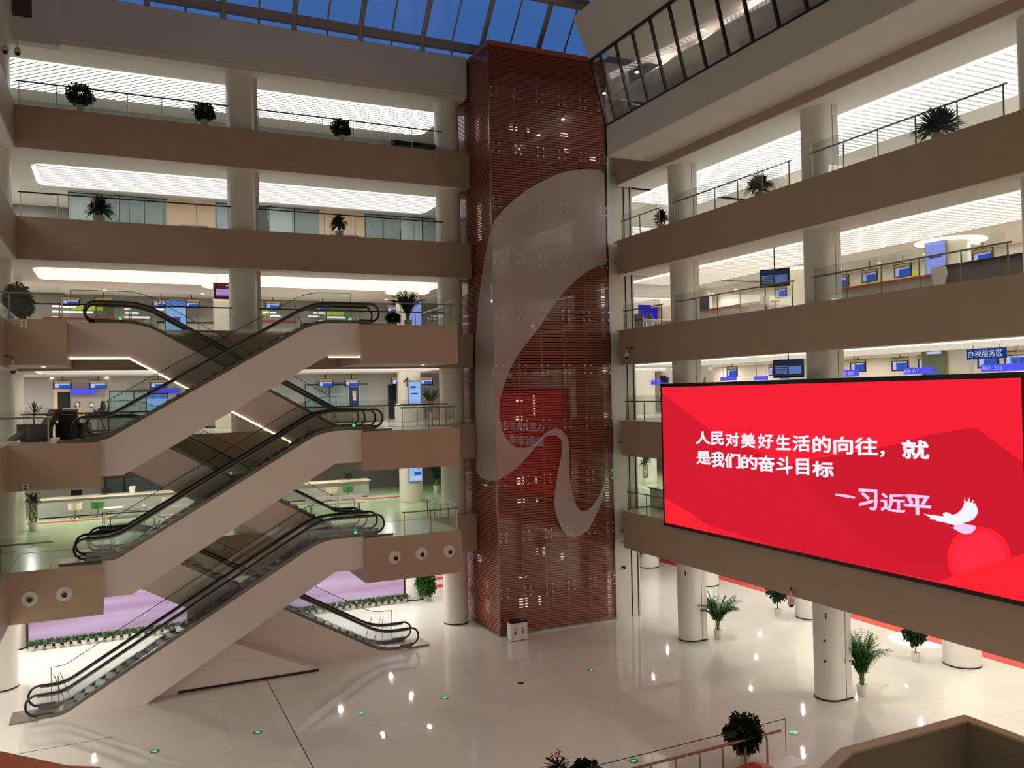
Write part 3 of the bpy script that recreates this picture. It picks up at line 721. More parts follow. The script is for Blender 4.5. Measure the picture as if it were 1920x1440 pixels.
dome_cam(at(10, 96, 'y', 38.3), 'dark dome camera hanging from the roof fascia, nearer the corner', .2)
dome_cam(at(24, 676, 'y', 34.1), 'white dome camera on a bracket at the corner landing of the fourth floor', .12, (-4.3, 34.35, 13.2))
v = thing('louvre_vent', 'dark rectangular louvre vent high in the white roof fascia at the corner', 'vent', at(36, 16, 'y', 38.1))
a, c = at(14, -8, 'y', 38.08), at(60, 34, 'y', 38.08)
B().box(a.x, 38.05, c.z, c.x, 38.09, a.z).build('backing', mat('vent_brown', (70, 55, 46), .7), v)
b = B(); z = c.z+.05
while z < a.z: b.box(a.x, 38.02, z, c.x, 38.06, z+.04); z += .1
b.build('louvre_blades', mat('vent_blade', (96, 80, 70), .6), v)

# ------------------------------------------------------------------ floor inlays and markers
for (x, y, k) in ((.88, 29.95, 'in front of the escalator foot'), (4.13, 29.95, 'second along the row from the escalator foot'), (7.76, 29.95, 'third along the row from the escalator foot'), (10.99, 29.95, 'fourth along the row from the escalator foot'), (17.43, 30.0, 'in front of the lift tower pier'), (20.1, 21.4, 'near the second screen side column'), (at(1188, 1427, 'z', 0).x, at(1188, 1427, 'z', 0).y, 'beside the railing')):
    t = thing('floor_exit_marker', 'small green exit marker set in the floor, %s' % k, 'floor light', (x, y, 0), 'green exit markers in the lobby floor')
    B().lathe([(.15, 0), (.15, .008), (.001, .009)], (x, y, 0), 20).build('steel_disc', STEEL, t)
    B().box(x-.07, y-.05, .009, x+.07, y+.05, .014).build('green_lamp', GRN, t)
tag(B().lathe([(.13, 0), (.13, .008), (.001, .01)], (14.2, 30.0, 0), 20).build('floor_socket', DARKM), 'dark round socket in the lobby floor in front of the lift tower', 'floor socket')
a, c = at(490, 1255, 'z', 0), at(640, 1520, 'z', 0)
struct('trim_%d' % nn(), B().box(5.25, 12, .0, 5.28, 35.4, .004), DARKM)
struct('trim_%d' % nn(), B().box(-10, 31.9, 0, -.3, 31.93, .004), DARKM)
struct('trim_%d' % nn(), B().box(32.6, 0, 0, 33.8, 50, .006), REDS)
for y in (47.1, 49.1): struct('trim_%d' % nn(), B().box(14.6, y, 0, 24, y+.75, .006), REDS)
struct('trim_%d' % nn(), B().box(-16, 47.6, F[2]-.01, 16, 48.1, F[2]+.0), REDS)
struct('trim_%d' % nn(), B().box(-16, 47.0, F[3]-.01, 22, 47.5, F[3]+.0), REDS)
l = bpy.data.lights.new('logo_projector', 'SPOT'); l.energy = 900; l.spot_size = .62; l.spot_blend = .03; l.color = (.8, .84, 1); l.shadow_soft_size = .02
o = bpy.data.objects.new('logo_projector', l); p = at(1720, 1200, 'z', 0); o.location = (p.x, p.y, CZ[1]-.1); COL.objects.link(o)

# waste bin by the tower
t = thing('double_waste_bin', 'white double waste bin with grey icons at the corner of the lift tower', 'waste bin', (16.6, 35.3, 0))
B().rbox(16.2, 35.15, .03, 17.05, 35.6, .82, .03).build('body', WHITE2, t)
B().rbox(16.18, 35.13, .82, 17.07, 35.62, .92, .03).build('top', DARKM, t)
B().box(16.23, 35.18, 0, 17.02, 35.57, .03).build('foot', DARKM, t)
ICON = mat('grey_icon', (120, 122, 120), .5)
for x in (16.32, 16.7):
    B().cyl((x+.1, 35.15, .55), (x+.1, 35.142, .55), .05, 12).box(x+.03, 35.142, .3, x+.17, 35.15, .46).build('icon', ICON, t)
    B().box(x+.02, 35.2, .922, x+.2, 35.45, .93).build('slot', BLACK, t)

# ------------------------------------------------------------------ plants
def rv(a, b): return random.uniform(a, b)
def leafquad(b, p, d, L, w, nrm=None, droop=.3):
    d = Vector(d).normalized(); n0 = Vector(nrm) if nrm else Vector((rv(-1, 1), rv(-1, 1), rv(.3, 1)))
    s = d.cross(n0)
    s = s.normalized() if s.length > 1e-3 else Vector((1, 0, 0)); p = Vector(p); m = p+d*L*.5; e = p+d*L+Vector((0, 0, -droop*L))
    b.add([p, m+s*w*.5, e, m-s*w*.5], [(0, 1, 2, 3)])
def potmesh(p, r, h): return B().lathe([(r*.72, 0), (r*.8, .02), (r, h*.9), (r*1.04, h), (r*.9, h), (r*.86, h*.92)], p, 18)
def plant_base(name, label, cat, p, r, h, group):
    t = thing(name, label, cat, p, group); potmesh(p, r, h).build('pot', POT, t, True)
    B().lathe([(r*.88, h*.9), (.001, h*.92)], p, 14).build('soil', SOIL, t); return t
def bushy(p, label, R=.42, H=1.0, stem=.35, group=None, m=None, n=650, ls=.11, name='potted_bush'):
    p = Vector(p); t = plant_base(name, label, 'potted plant', p, .17, .36, group)
    B().tube([p+Vector((0, 0, .3)), p+Vector((.02, .01, .36+stem*.6)), p+Vector((0, 0, .4+stem+H*.3))], .025, 7).build('trunk', STEMB, t, True)
    b = B(); c = p+Vector((0, 0, .36+stem+H*.5))
    for i in range(int(n*2.2)):
        th, ph = rv(0, 2*PI), math.acos(rv(-1, 1)); q = rv(.05, 1)**.45*(1+.14*math.sin(3*th+ph*4))
        d = Vector((math.cos(th)*math.sin(ph), math.sin(th)*math.sin(ph), math.cos(ph)))
        leafquad(b, c+Vector((d.x*R*q, d.y*R*q, d.z*H*.5*q)), d+Vector((rv(-.6, .6), rv(-.6, .6), rv(-.4, .4))), ls*rv(.8, 1.4), ls*.75)
    b.build('foliage', m or LEAFD, t); return t
def strap(p, label, R=.55, n=60, group=None, z0=.5, pot=(.2, .4), m=None, w=.11, up=(.1, 1.2), stem=True, flower=None):
    p = Vector(p); t = plant_base('potted_strap_leaf_plant', label, 'potted plant', p, pot[0], pot[1], group)
    if stem: B().tube([p+Vector((0, 0, pot[1]*.85)), p+Vector((0, 0, pot[1]+z0))], .04, 8).build('trunk', STEMB, t, True)
    b = B()
    for i in range(n):
        th = rv(0, 2*PI); el = rv(*up); L = R*rv(.75, 1.1); q = p+Vector((0, 0, pot[1]+z0*rv(.7, 1)))
        d = Vector((math.cos(th)*math.cos(el), math.sin(th)*math.cos(el), math.sin(el))); s = Vector((-math.sin(th), math.cos(th), 0))
        a1 = q+d*L*.4; a2 = q+d*L*.8+Vector((0, 0, -.08*L)); a3 = q+d*L+Vector((0, 0, -.28*L*math.cos(el)))
        b.add([q-s*w*.2, q+s*w*.2, a1-s*w*.5, a1+s*w*.5, a2-s*w*.35, a2+s*w*.35, a3], [(0, 1, 3, 2), (2, 3, 5, 4), (4, 5, 6)])
    b.build('leaves', m or LEAFD, t)
    if flower:
        fb = B()
        for i in range(26):
            th = rv(0, 2*PI); r = rv(0, .14); q = p+Vector((math.cos(th)*r, math.sin(th)*r, pot[1]+z0+rv(.12, .42)))
            leafquad(fb, q, (math.cos(th)*.5, math.sin(th)*.5, 1), .13, .05)
        fb.build('red_flowers', flower, t)
    return t
def palm(p, label, H=1.6, n=20, group=None, m=None, pr=.19):
    p = Vector(p); t = plant_base('potted_palm', label, 'potted plant', p, pr, .42, group); b = B(); st = B()
    for i in range(n):
        th = rv(0, 2*PI); lean = rv(.12, .62); L = H*rv(.75, 1.05); q = p+Vector((rv(-.06, .06), rv(-.06, .06), .38))
        pts = []
        for k in range(9):
            s_ = k/8; out = lean*s_**1.7*L*.9; pts.append(q+Vector((math.cos(th)*out, math.sin(th)*out, L*(s_-.34*lean*2*s_**2.6))))
        st.tube(pts[:7], .009, 4)
        for k in range(3, 9):
            tdir = (pts[k]-pts[k-1]).normalized(); sd = tdir.cross(Vector((0, 0, 1))).normalized()
            for sgn in (-1, 1):
                for e in (0, .33, .66):
                    leafquad(b, pts[k-1].lerp(pts[k], e), sd*sgn+tdir*.8+Vector((0, 0, .15)), rv(.24, .36)*(1-.3*abs(k-5)/4), .06, (0, 0, 1), .4)
    st.build('stems', LEAFL, t); b.build('fronds', m or LEAF, t); return t
def bamboo(p, label, group=None):
    p = Vector(p); t = plant_base('potted_braided_bamboo', label, 'potted plant', p, .21, .42, group); b = B()
    for k in range(10):
        a0 = 2*PI*k/10; sg = 1 if k % 2 else -1
        b.tube([p+Vector((math.cos(a0+sg*s_*2.5)*(.1+.07*math.sin(PI*s_)), math.sin(a0+sg*s_*2.5)*(.1+.07*math.sin(PI*s_)), .36+s_*.95)) for s_ in [i/10 for i in range(11)]], .018, 5)
    b.build('braided_stems', mat('bamboo_green', (98, 104, 58), .5), t); l = B()
    for i in range(90):
        th = rv(0, 2*PI); el = rv(-.2, 1.3)
        leafquad(l, p+Vector((rv(-.12, .12), rv(-.12, .12), rv(1.25, 1.6))), (math.cos(th)*math.cos(el), math.sin(th)*math.cos(el), math.sin(el)), rv(.3, .5), .06)
    l.build('leaves', LEAFD, t); return t

g6 = 'bushy plants along the galleries'
p = at(150, 206, 'y', 39.05); bushy((p.x, p.y, F[6]), 'large bushy plant on the sixth floor nearest the corner', .48, .85, .05, g6)
p = at(383, 235, 'y', 39.05); bushy((p.x, p.y, F[6]), 'round bushy plant on the sixth floor beside the middle column', .42, .7, .0, g6)
p = at(640, 262, 'y', 39.05); bushy((p.x, p.y, F[6]), 'round bushy plant on the sixth floor in the lift tower bay', .4, .72, .0, g6)
g5 = 'spiky leaved plants along the fifth floor'
p = at(187, 412, 'y', 39.1); strap((p.x, p.y, F[5]), 'big spiky dark plant on the fifth floor behind the escalators, corner bay', .66, 240, g5, .3, (.22, .3), up=(-.3, 1.5))
p = at(636, 442, 'y', 39.1); strap((p.x, p.y, F[5]), 'tall spiky dark plant on the fifth floor in the lift tower bay', .5, 230, g5, .4, (.2, .3), up=(-.4, 1.5))
p = at(1760, 262, 'x', 23.3); strap((p.x, p.y, F[5]), 'wide spiky plant on the fifth floor of the screen side, past the second column', .85, 240, g5, .15, (.22, .3), up=(.0, 1.3))
p = at(1425, 368, 'x', 23.3); strap((p.x, p.y, F[5]), 'spiky plant on the fifth floor of the screen side between the first two columns', .7, 220, g5, .2, (.22, .3), up=(-.1, 1.4))
p = at(1240, 424, 'x', 23.3); strap((p.x, p.y, F[5]), 'spiky plant on the fifth floor of the screen side behind the first column', .5, 200, g5, .3, (.2, .3), up=(-.3, 1.5))
palm((at(765, 600, 'y', 36.6).x, 36.6, F[4]), 'feathery palm on the fourth floor landing by the lift tower', 1.6, 44)
bushy((at(738, 605, 'y', 37.2).x, 37.2, F[4]), 'low dark bush beside the palm on the fourth floor landing', .3, .4, 0, None, None, 260)
bushy((at(34, 590, 'y', 38.0).x, 38.0, F[4]), 'dark leafy tree on the fourth floor landing at the corner', .45, 1.3, .0, None, LEAFD, 900, .14)
bamboo((-3.75, 45.2, F[2]), 'braided bamboo in a white pot on the second floor behind the corner column')
bamboo((30.2, 44.6, F[2]), 'braided bamboo in a white pot on the second floor behind the lift tower pier')
palm((at(808, 775, 'y', 48).x, 48, F[3]), 'palm in front of the blue wall on the third floor', 1.9, 18, None, LEAF)
palm((at(818, 900, 'y', 48.5).x, 48.5, F[2]), 'palm behind the white inner column on the second floor', 1.9, 18, None, LEAFD)
strap((-3.6, 44.6, F[3]), 'thin leaved plant by the white inner column on the third floor', .8, 24, None, .7, (.2, .4), up=(.2, 1.2), w=.06)
bushy((15.35, 44.5, 0), 'tall leafy green plant in a white pot beside the pink mural', .42, 1.25, .05, None, LEAF, 700, .2, 'potted_money_tree')
gp = 'areca palms on the ground floor of the screen side'
palm((24.75, 31.0, 0), 'palm in a white pot behind the ground floor column nearest the lift tower', 2.1, 42, gp)
palm((24.75, 22.75, 0), 'palm in a white pot behind the second ground floor column', 2.35, 48, gp)
bushy((29.75, 24.5, 0), 'small tree in a white pot beside the thick ground floor column', .4, .9, .4, None, LEAFD, 420, .13)
bushy((29.8, 32.6, 0), 'small tree in a white pot behind the hanging camera on the ground floor', .45, 1.0, .4, None, LEAFD, 420, .13)
bushy((29.9, 45.6, 0), 'small tree in a white pot beside the furthest ground floor column', .45, 1.3, .4, None, LEAFD, 420, .13)
bushy((at(1395, 1436, 'z', 0).x, at(1395, 1436, 'z', 0).y, 0), 'dense round ficus in a white pot behind the railing on the lobby floor', .5, 1.05, .12, None, mat('leaf_black_green', (20, 27, 18), .8, spec=.15), 900, .12, 'potted_ficus')
RF = mat('bromeliad_red', (150, 45, 40), .5)
strap((11.15, 21.25, 0), 'dark spiky plant with red flowers at the near edge of the lobby', .5, 50, None, .35, (.2, .5), mat('leaf_black_green2', (26, 30, 22), .8, spec=.15), .06, (.0, .9), True, RF)
bushy((11.85, 20.85, 0), 'dark leafy plant beside the red flowered plant at the near edge of the lobby', .34, .5, .05, None, mat('leaf_black_green', (20, 27, 18), .8, spec=.15), 160, .2)
strap((26.9, 39.0, F[4]), 'bright green plant on the white desk of the fourth floor by the lift tower', .4, 40, None, .2, (.18, .8), LEAFL, .09, (.1, 1.2), False)

# shrub row along the mural
def shrub():
    t = thing('potted_shrub', 'small green shrub in a white pot in the row along the pink mural', 'potted plant', (0, 0, 0), 'potted shrubs along the pink mural')
    potmesh((0, 0, 0), .13, .24).build('pot', POT, t, True); b = B()
    for i in range(80):
        th = rv(0, 2*PI); el = rv(-.2, 1.2)
        leafquad(b, (rv(-.12, .12), rv(-.1, .1), rv(.25, .42)), (math.cos(th)*math.cos(el), math.sin(th)*math.cos(el), math.sin(el)), rv(.13, .24), .09)
    b.build('leaves', mat('shrub_leaf', (52, 92, 44), .5, noise=.4, nscale=12), t); return t
sh = shrub(); k = 0; x = -3.85
while x < 14.2:
    q = sh if k == 0 else dup(sh, (0, 0, 0))
    q.location = (x, 44.75+rv(-.03, .03), 0); q.rotation_euler = (0, 0, rv(0, 6)); k += 1; x += .36

# pink mural (lit picture wall)
def mural_mat():
    m = bpy.data.materials.new('sunset_mural'); m.use_nodes = True; n = m.node_tree.nodes; l = m.node_tree.links; n.clear()
    tc = n.new('ShaderNodeTexCoord'); mp = n.new('ShaderNodeMapping'); mp.inputs['Scale'].default_value = (.12, 1, 1.6)
    no = n.new('ShaderNodeTexNoise'); no.inputs['Scale'].default_value = 1.1; no.inputs['Detail'].default_value = 3
    r = n.new('ShaderNodeValToRGB'); e = n.new('ShaderNodeEmission'); o = n.new('ShaderNodeOutputMaterial')
    for p, c in zip((.3, .45, .55, .7), ((196, 140, 172), (222, 168, 196), (205, 178, 220), (222, 200, 232))):
        if p in (.3, .7): el = r.color_ramp.elements[0 if p == .3 else 1]; el.position = p
        else: el = r.color_ramp.elements.new(p)
        el.color = (*lin(c), 1)
    e.inputs[1].default_value = .85
    l.new(tc.outputs['Object'], mp.inputs[0]); l.new(mp.outputs[0], no.inputs['Vector']); l.new(no.outputs['Fac'], r.inputs[0]); l.new(r.outputs[0], e.inputs[0]); l.new(e.outputs[0], o.inputs[0])
    return m
t = thing('picture_wall', 'long glowing pink and lavender mural behind the escalators on the ground floor', 'mural', (5, 45.3, 0))
B().box(-4.0, 45.15, .15, 14.25, 45.25, 3.7).build('picture', mural_mat(), t)
B().box(-4.1, 45.1, .05, -4.0, 45.3, 3.7).build('frame_post', DARKM, t); B().box(14.25, 45.1, .05, 14.35, 45.3, 3.7).build('frame_post', DARKM, t)
B().box(-4.0, 45.12, 0, 14.25, 45.3, .15).build('base_bar', DARKM, t)

# ------------------------------------------------------------------ monitors and displays
def monitor(p, rz, label, group, w=.88, h=.48, first={}):
    key = (w, h)
    if key not in first:
        t = thing('information_monitor', label, 'monitor', (0, 0, 0), group)
        B().box(-w/2, 0, -h/2, w/2, .06, h/2).build('bezel', BLACK, t)
        B().box(-w/2+.03, -.006, h/2-.15, w/2-.03, .0, h/2-.03).build('header_band', YEL, t)
        sc_ = B().box(-w/2+.06, -.006, -h/2+.04, w/2-.06, .0, h/2-.17).build('screen', BLUE1, t)
        B().box(-w/2+.09, -.01, -h/2+.07, -w/2+.27, -.006, h/2-.19).box(-w/2+.3, -.01, h/2-.25, w/2-.1, -.006, h/2-.19).build('call_list', PALE, sc_)
        B().cyl((0, .04, h/2), (0, .04, h/2+.7), .02, 6).build('hanger', DARKM, t)
        first[key] = t; q = t
    else: q = dup(first[key], (0, 0, 0), None, label, group)
    q.location = Vector(p); q.rotation_euler = (0, 0, rz); return q
gm = 'counter call monitors'
ordn = ('first', 'second', 'third', 'fourth', 'fifth', 'sixth', 'seventh', 'eighth')
for f, L in ((4, ((133, 565), (194, 566), (302, 569), (360, 570), (512, 572), (605, 575), (738, 579))), (3, ((117, 721), (184, 721), (297, 720), (611, 718), (660, 717), (747, 714), (800, 714)))):
    for k, q in enumerate(L):
        monitor(at(*q, 'y', 50), 0, 'blue call monitor above the %s floor counters, %s from the corner' % (ORD[f], ordn[k]), gm)
for f, L in ((4, ((1465, 547), (1577, 527), (1630, 517), (1692, 507), (1842, 480))), (3, ((1372, 697), (1452, 694), (1608, 686), (1687, 683), (1738, 679), (1852, 676), (1904, 673)))):
    for k, q in enumerate(L):
        p = at(*q, 'x', 32.2)
        monitor(p, -PI/2, 'call monitor over the %s floor screen side counters, %s from the lift tower' % (ORD[f], ordn[k]), gm, .92, .62)
def hangtv(px, py, x, f, label):
    p = at(px, py, 'x', x); t = thing('hanging_television', label, 'television', (0, 0, 0), 'hanging televisions over the screen side galleries')
    w, h = 1.25, .76
    B().box(-w/2, 0, -h/2, w/2, .07, h/2).build('bezel', BLACK, t)
    B().box(-w/2+.04, -.006, -h/2+.08, w/2-.04, 0, h/2-.05).build('screen', emat('tv_navy', (36, 44, 66), .9), t); tvs = t.children[-1]
    B().box(.02, -.01, -.22, w/2-.1, -.006, .1).build('picture', emat('tv_picture', (96, 132, 190), .8), tvs)
    b = B()
    for k in range(4): b.box(-w/2+.1, -.01, -.2+k*.09, -.04, -.006, -.15+k*.09)
    b.build('caption_lines', emat('tv_text', (110, 130, 170), .7), tvs)
    B().cyl((0, .04, h/2), (0, .04, max(h/2+.1, CZ[f]-p.z)), .025, 8).build('ceiling_rod', DARKM, t)
    t.location = p; t.rotation_euler = (0, 0, -PI/2+.55); return t
hangtv(1452, 521, 25.0, 4, 'dark television hanging from the fourth floor ceiling beside the second column')
hangtv(1478, 691, 25.0, 3, 'dark television hanging just above the top edge of the red screen')
def panel(name, label, cat, c, w, h, rz, parts, d=.06, group=None):
    t = thing(name, label, cat, (0, 0, 0), group)
    B().box(-w/2, 0, 0, w/2, d, h).build('frame', parts[0], t)
    for nm, m, x0, z0, x1, z1 in parts[1]:
        B().box(-w/2+x0*w, -.008 if 'text' not in nm and 'mark' not in nm else -.014, z0*h, -w/2+x1*w, 0, z1*h).build(nm, m, t)
    t.location = Vector(c); t.rotation_euler = (0, 0, rz); return t
TXT = emat('screen_ink_blue', (52, 74, 160), .8); NAVY = mat('navy_panel', (28, 42, 96), .4)
SCR = [('screen', BLUE2, .06, .05, .94, .95)]
GREYF = mat('grey_frame', (130, 130, 135), .4)
p = at(330, 598, 'y', 44.0); panel('display_totem', 'bright blue display totem on the fourth floor behind the escalators', 'display', (p.x, p.y, F[4]), 1.0, 1.9, 0, (DARKM, [('screen', BLUE2, .04, .1, .96, .98), ('header_band', BLUE1, .04, .82, .96, .98), ('text_lines', TXT, .35, .45, .7, .55)]))
p = at(295, 765, 'y', 43.8); panel('display_totem', 'bright blue display totem on the third floor behind the escalators', 'display', (p.x, p.y, F[3]), 1.02, 1.85, 0, (DARKM, [('screen', BLUE2, .05, .2, .95, .97), ('header_band', BLUE1, .05, .85, .95, .97), ('text_lines', TXT, .4, .4, .8, .5)]))
p = at(781, 760, 'y', 44.4); panel('wall_display', 'pale blue display on the inner column of the third floor by the lift tower', 'display', (p.x, 44.7, p.z), .78, 1.38, 0, (GREYF, SCR+[('text_lines', TXT, .25, .45, .75, .5), ('drawing_mark', TXT, .2, .7, .6, .78)]))
p = at(783, 905, 'y', 44.4); panel('wall_display', 'colourful display on the inner column of the second floor by the lift tower', 'display', (p.x, 44.7, p.z), .82, 1.3, 0, (GREYF, [('screen', BLUE2, .05, .04, .95, .96), ('green_band', emat('scr_green', (120, 170, 110), .8), .05, .75, .95, .96), ('blue_mark', BLUE1, .4, .3, .9, .45), ('red_mark', emat('scr_red', (220, 90, 90), .8), .65, .55, .8, .8), ('white_text', PALE, .1, .1, .9, .25)]))
p = at(781, 606, 'y', 44.4); panel('wall_display', 'tall violet blue display on the inner column of the fourth floor behind the palm', 'display', (p.x, 44.7, F[4]+.7), .85, 1.6, 0, (GREYF, [('screen', emat('scr_violet', (150, 165, 245), .9), .05, .04, .95, .96)]))
p = at(424, 561, 'y', 42.0); rs_ = panel('hanging_sign', 'dark red hanging sign with white lines on the fourth floor beside the middle column', 'sign', (p.x-.1, p.y, p.z), .95, .78, 0, (mat('dark_red', (84, 24, 34), .4), [('text_lines', emat('sign_lilac', (178, 150, 220), .8), .12, .22, .85, .62), ('text_heading', emat('sign_lilac', (178, 150, 220), .8), .6, .78, .9, .86)]))
for dx in (-.3, .3):
    o = B().cyl((dx, .03, .78), (dx, .03, 1.3), .012, 6).build('rod', STEEL, None); o.parent = rs_
p = at(1757, 512, 'x', 30.2); panel('wall_display', 'tall violet display on the thick inner column of the fourth floor', 'display', (30.3, 23.5, F[4]+1.0), 1.0, 1.9, -PI/2, (GREYF, [('screen', emat('scr_violet', (150, 165, 245), .9), .05, .04, .95, .96), ('drawing_mark', TXT, .2, .6, .8, .68), ('text_lines', TXT, .3, .25, .75, .4)]))
p = at(1764, 700, 'x', 30.2); panel('poster_board', 'green and blue poster in a gold frame on the third floor inner column', 'poster', (30.3, 23.7, F[3]+1.35), 1.15, 1.75, -PI/2, (mat('gold_frame', (150, 120, 70), .4, .5), [('picture', mat('poster_green', (108, 122, 92), .5), .06, .04, .94, .96), ('cartoon_shapes', emat('poster_blue', (130, 150, 200), .5), .2, .08, .75, .4), ('caption_text', PALE, .2, .78, .8, .84)]))
def blue_sign(px, py, x, w, h, body, f, label, m=BLUE3, tm=None, rod=True):
    p = at(px, py, 'x', x); t = thing('hanging_sign', label, 'sign', p, None)
    B().box(p.x, p.y-w/2, p.z-h/2, p.x+.06, p.y+w/2, p.z+h/2).build('panel', m, t)
    if body: text(body, h*.72, tm or emat('sign_ink', (188, 186, 255), .9), t, (p.x-.012, p.y+w*.46, p.z-h*.26), (0, -1, 0), (0, 0, 1), 'lettering', 0)
    if rod:
        for s in (-.33, .33): B().cyl((p.x+.03, p.y+s*w, p.z+h/2), (p.x+.03, p.y+s*w, CZ[f]), .015, 6).build('rod', STEEL, t)
    return t
blue_sign(1720, 695, 30.0, 1.35, .26, 'B10  B11', 3, 'violet blue counter sign reading B10 B11 on the third floor')
blue_sign(1880, 689, 30.0, 1.75, .28, 'B12   B13', 3, 'violet blue counter sign reading B12 B13 beside the third column')
blue_sign(1591, 700, 30.0, 1.05, .3, 'B08  B09', 3, 'violet blue counter sign on the third floor beside the second column')
blue_sign(1365, 710, 30.5, 1.3, .2, '', 3, 'glowing blue counter strip above the far end of the red screen')
blue_sign(1426, 709, 30.5, 1.0, .2, '', 3, 'glowing blue counter strip left of the hanging television'.replace('left of', 'on the lift tower side of'))
blue_sign(1472, 707, 30.5, .7, .16, '', 3, 'glowing blue counter strip just under the hanging television')
blue_sign(1229, 717, 31.0, 1.0, .28, '', 3, 'glowing blue counter strip on the third floor by the lift tower pier')
blue_sign(1848, 663, 27.0, 1.45, .36, '办税服务区', 3, 'dark blue hanging sign with white characters on the third floor', emat('sign_navy', (36, 66, 150), .7), PALE)
blue_sign(1253, 698, 27.0, .42, .5, '', 3, 'small white hanging sign on the third floor beside the first column', WHITE2)
q = at(1318, 716, 'x', 24.7); palm((24.7, q.y, F[3]), 'palm on the third floor peeping over the top edge of the red screen', 1.75, 22)
for px, py, w in ((1245, 711, .9),): 
    blue_sign(px, py, 34.43, w, .5, '', 3, 'dark navy screen above the third floor counter by the lift tower pier', NAVY, None, False)
def nsign(px, py, y, w, h, m, label):
    p = at(px, py, 'y', y); tag(B().box(p.x-w/2, y, p.z-h/2, p.x+w/2, y+.06, p.z+h/2).build('counter_sign', m), label, 'sign', 'coloured strips over the counters')
nsign(150, 734, 51.12, 1.55, .26, BLUE3, 'violet blue strip over the third floor counter under the second monitor')
nsign(312, 733, 51.12, 1.5, .26, BLUE3, 'violet blue strip over the third floor counter beside the display totem')
nsign(635, 726, 51.12, 1.2, .26, BLUE3, 'violet blue strip over the third floor counter under the fifth monitor')
nsign(163, 577, 51.12, 1.55, .28, LIME, 'lime strip over the fourth floor counter under the second monitor')
nsign(497, 587, 51.12, .45, .28, LIME, 'lime strip over the fourth floor counter just past the middle column')
nsign(627, 588, 51.12, 1.2, .2, LIME, 'lime strip over the fourth floor counter under the sixth monitor')
def esign(px, py, x, w, h, m, label):
    p = at(px, py, 'x', x); tag(B().box(x, p.y-w/2, p.z-h/2, x+.06, p.y+w/2, p.z+h/2).build('counter_sign', m), label, 'sign', 'coloured strips over the counters')
for k, (px, py, w) in enumerate(((1578, 534, .75), (1632, 527, 1.2), (1698, 514, 1.2), (1847, 494, 1.35), (1465, 555, 1.0))):
    esign(px, py, 34.43, w*1.09, .27, LIME, 'lime strip over the fourth floor counters of the screen side, %s' % ('just past the second column', 'under the third monitor', 'under the fourth monitor', 'beside the third column', 'under the hanging television')[k])

# ------------------------------------------------------------------ gallery interiors
tag(B().box(at(797, 720, 'y', 52).x, 52, F[3], 17.5, 52.1, F[3]+2.4).build('navy_partition', NAVY), 'navy blue partition on the third floor beside the lift tower', 'partition')
FRAME = mat('partition_frame', (70, 72, 74), .4, .5)
PAN = {'glass': mat('frosted_partition_glass', (150, 166, 166), .15), 'light': mat('pale_partition_glass', (198, 212, 210), .2), 'beige': BEIGE, 'dark': mat('smoked_glass', (92, 100, 102), .12), 'blue': mat('blue_grey_glass', (170, 190, 200), .2)}
LAB = {'glass': 'grey glass', 'light': 'pale frosted', 'beige': 'beige', 'dark': 'smoked glass', 'blue': 'blue grey glass'}
k5 = 0
for x0, x1, kind in ((128, 175, 'light'), (175, 223, 'glass'), (223, 270, 'glass'), (270, 313, 'glass'), (313, 404, 'beige'), (404, 470, 'blue'), (486, 503, 'dark'), (503, 551, 'light'), (551, 598, 'glass'), (598, 684, 'beige'), (684, 717, 'glass'), (717, 750, 'glass'), (750, 791, 'light'), (791, 830, 'blue')):
    a, c = at(x0, 400, 'y', 46.2), at(x1, 400, 'y', 46.2); k5 += 1
    t = thing('office_partition', '%s office partition panel on the fifth floor, %s along from the corner' % (LAB[kind], ('first', 'second', 'third', 'fourth', 'fifth', 'sixth', 'seventh', 'eighth', 'ninth', 'tenth', 'eleventh', 'twelfth', 'thirteenth', 'fourteenth')[k5-1]), 'partition', ((a.x+c.x)/2, 46.2, F[5]), 'office partitions along the fifth floor')
    pn = B().box(a.x+.04, 46.2, F[5], c.x-.02, 46.26, CZ[5]-.1).build('panel', PAN[kind], t)
    B().box(a.x, 46.18, F[5], a.x+.04, 46.28, CZ[5]-.04).box(a.x, 46.18, CZ[5]-.1, c.x, 46.28, CZ[5]-.04).build('frame', FRAME if kind != 'beige' else BEIGE, t)
    if kind == 'beige':
        w = c.x-a.x
        B().box(a.x+.25*w, 46.17, F[5]+.2, a.x+.85*w, 46.2, F[5]+1.55).build('window', mat('grey_lobby_picture', (130, 128, 130), .2), pn)
struct('wall_gallery', B().box(-16, 47.0, F[6], 24, 47.1, CZ[6]), mat('sixth_floor_wall', (160, 164, 164), .5))
struct('wall_gallery', B().box(-16, 50.2, F[5], -2.2, 50.3, CZ[5]), mat('corridor_grey', (120, 112, 110), .5))
t = thing('dark_bench', 'long dark bench on the sixth floor near the lift tower', 'bench', (13.4, 39.4, F[6]))
B().rbox(12.35, 39.2, F[6]+.3, 14.5, 39.75, F[6]+.48).build('seat', LEAFD, t); B().rbox(12.35, 39.7, F[6]+.4, 14.5, 39.85, F[6]+.62).build('backrest', LEAFD, t)
for x in (12.5, 14.3): B().box(x, 39.3, F[6], x+.06, 39.7, F[6]+.3).build('leg', DARKM, t)
tag(B().box(10.95, 46.95, F[6]+.9, 11.65, 47.0, F[6]+1.4).build('notice_plate', PALE), 'small pale notice on the sixth floor wall in the lift tower bay', 'sign')
tag(B().box(13.2, 45.6, F[6], 15.9, 46.9, F[6]+1.5).build('white_box_cabinet', WHITE2), 'white boxed counter on the sixth floor beside the lift tower', 'counter')

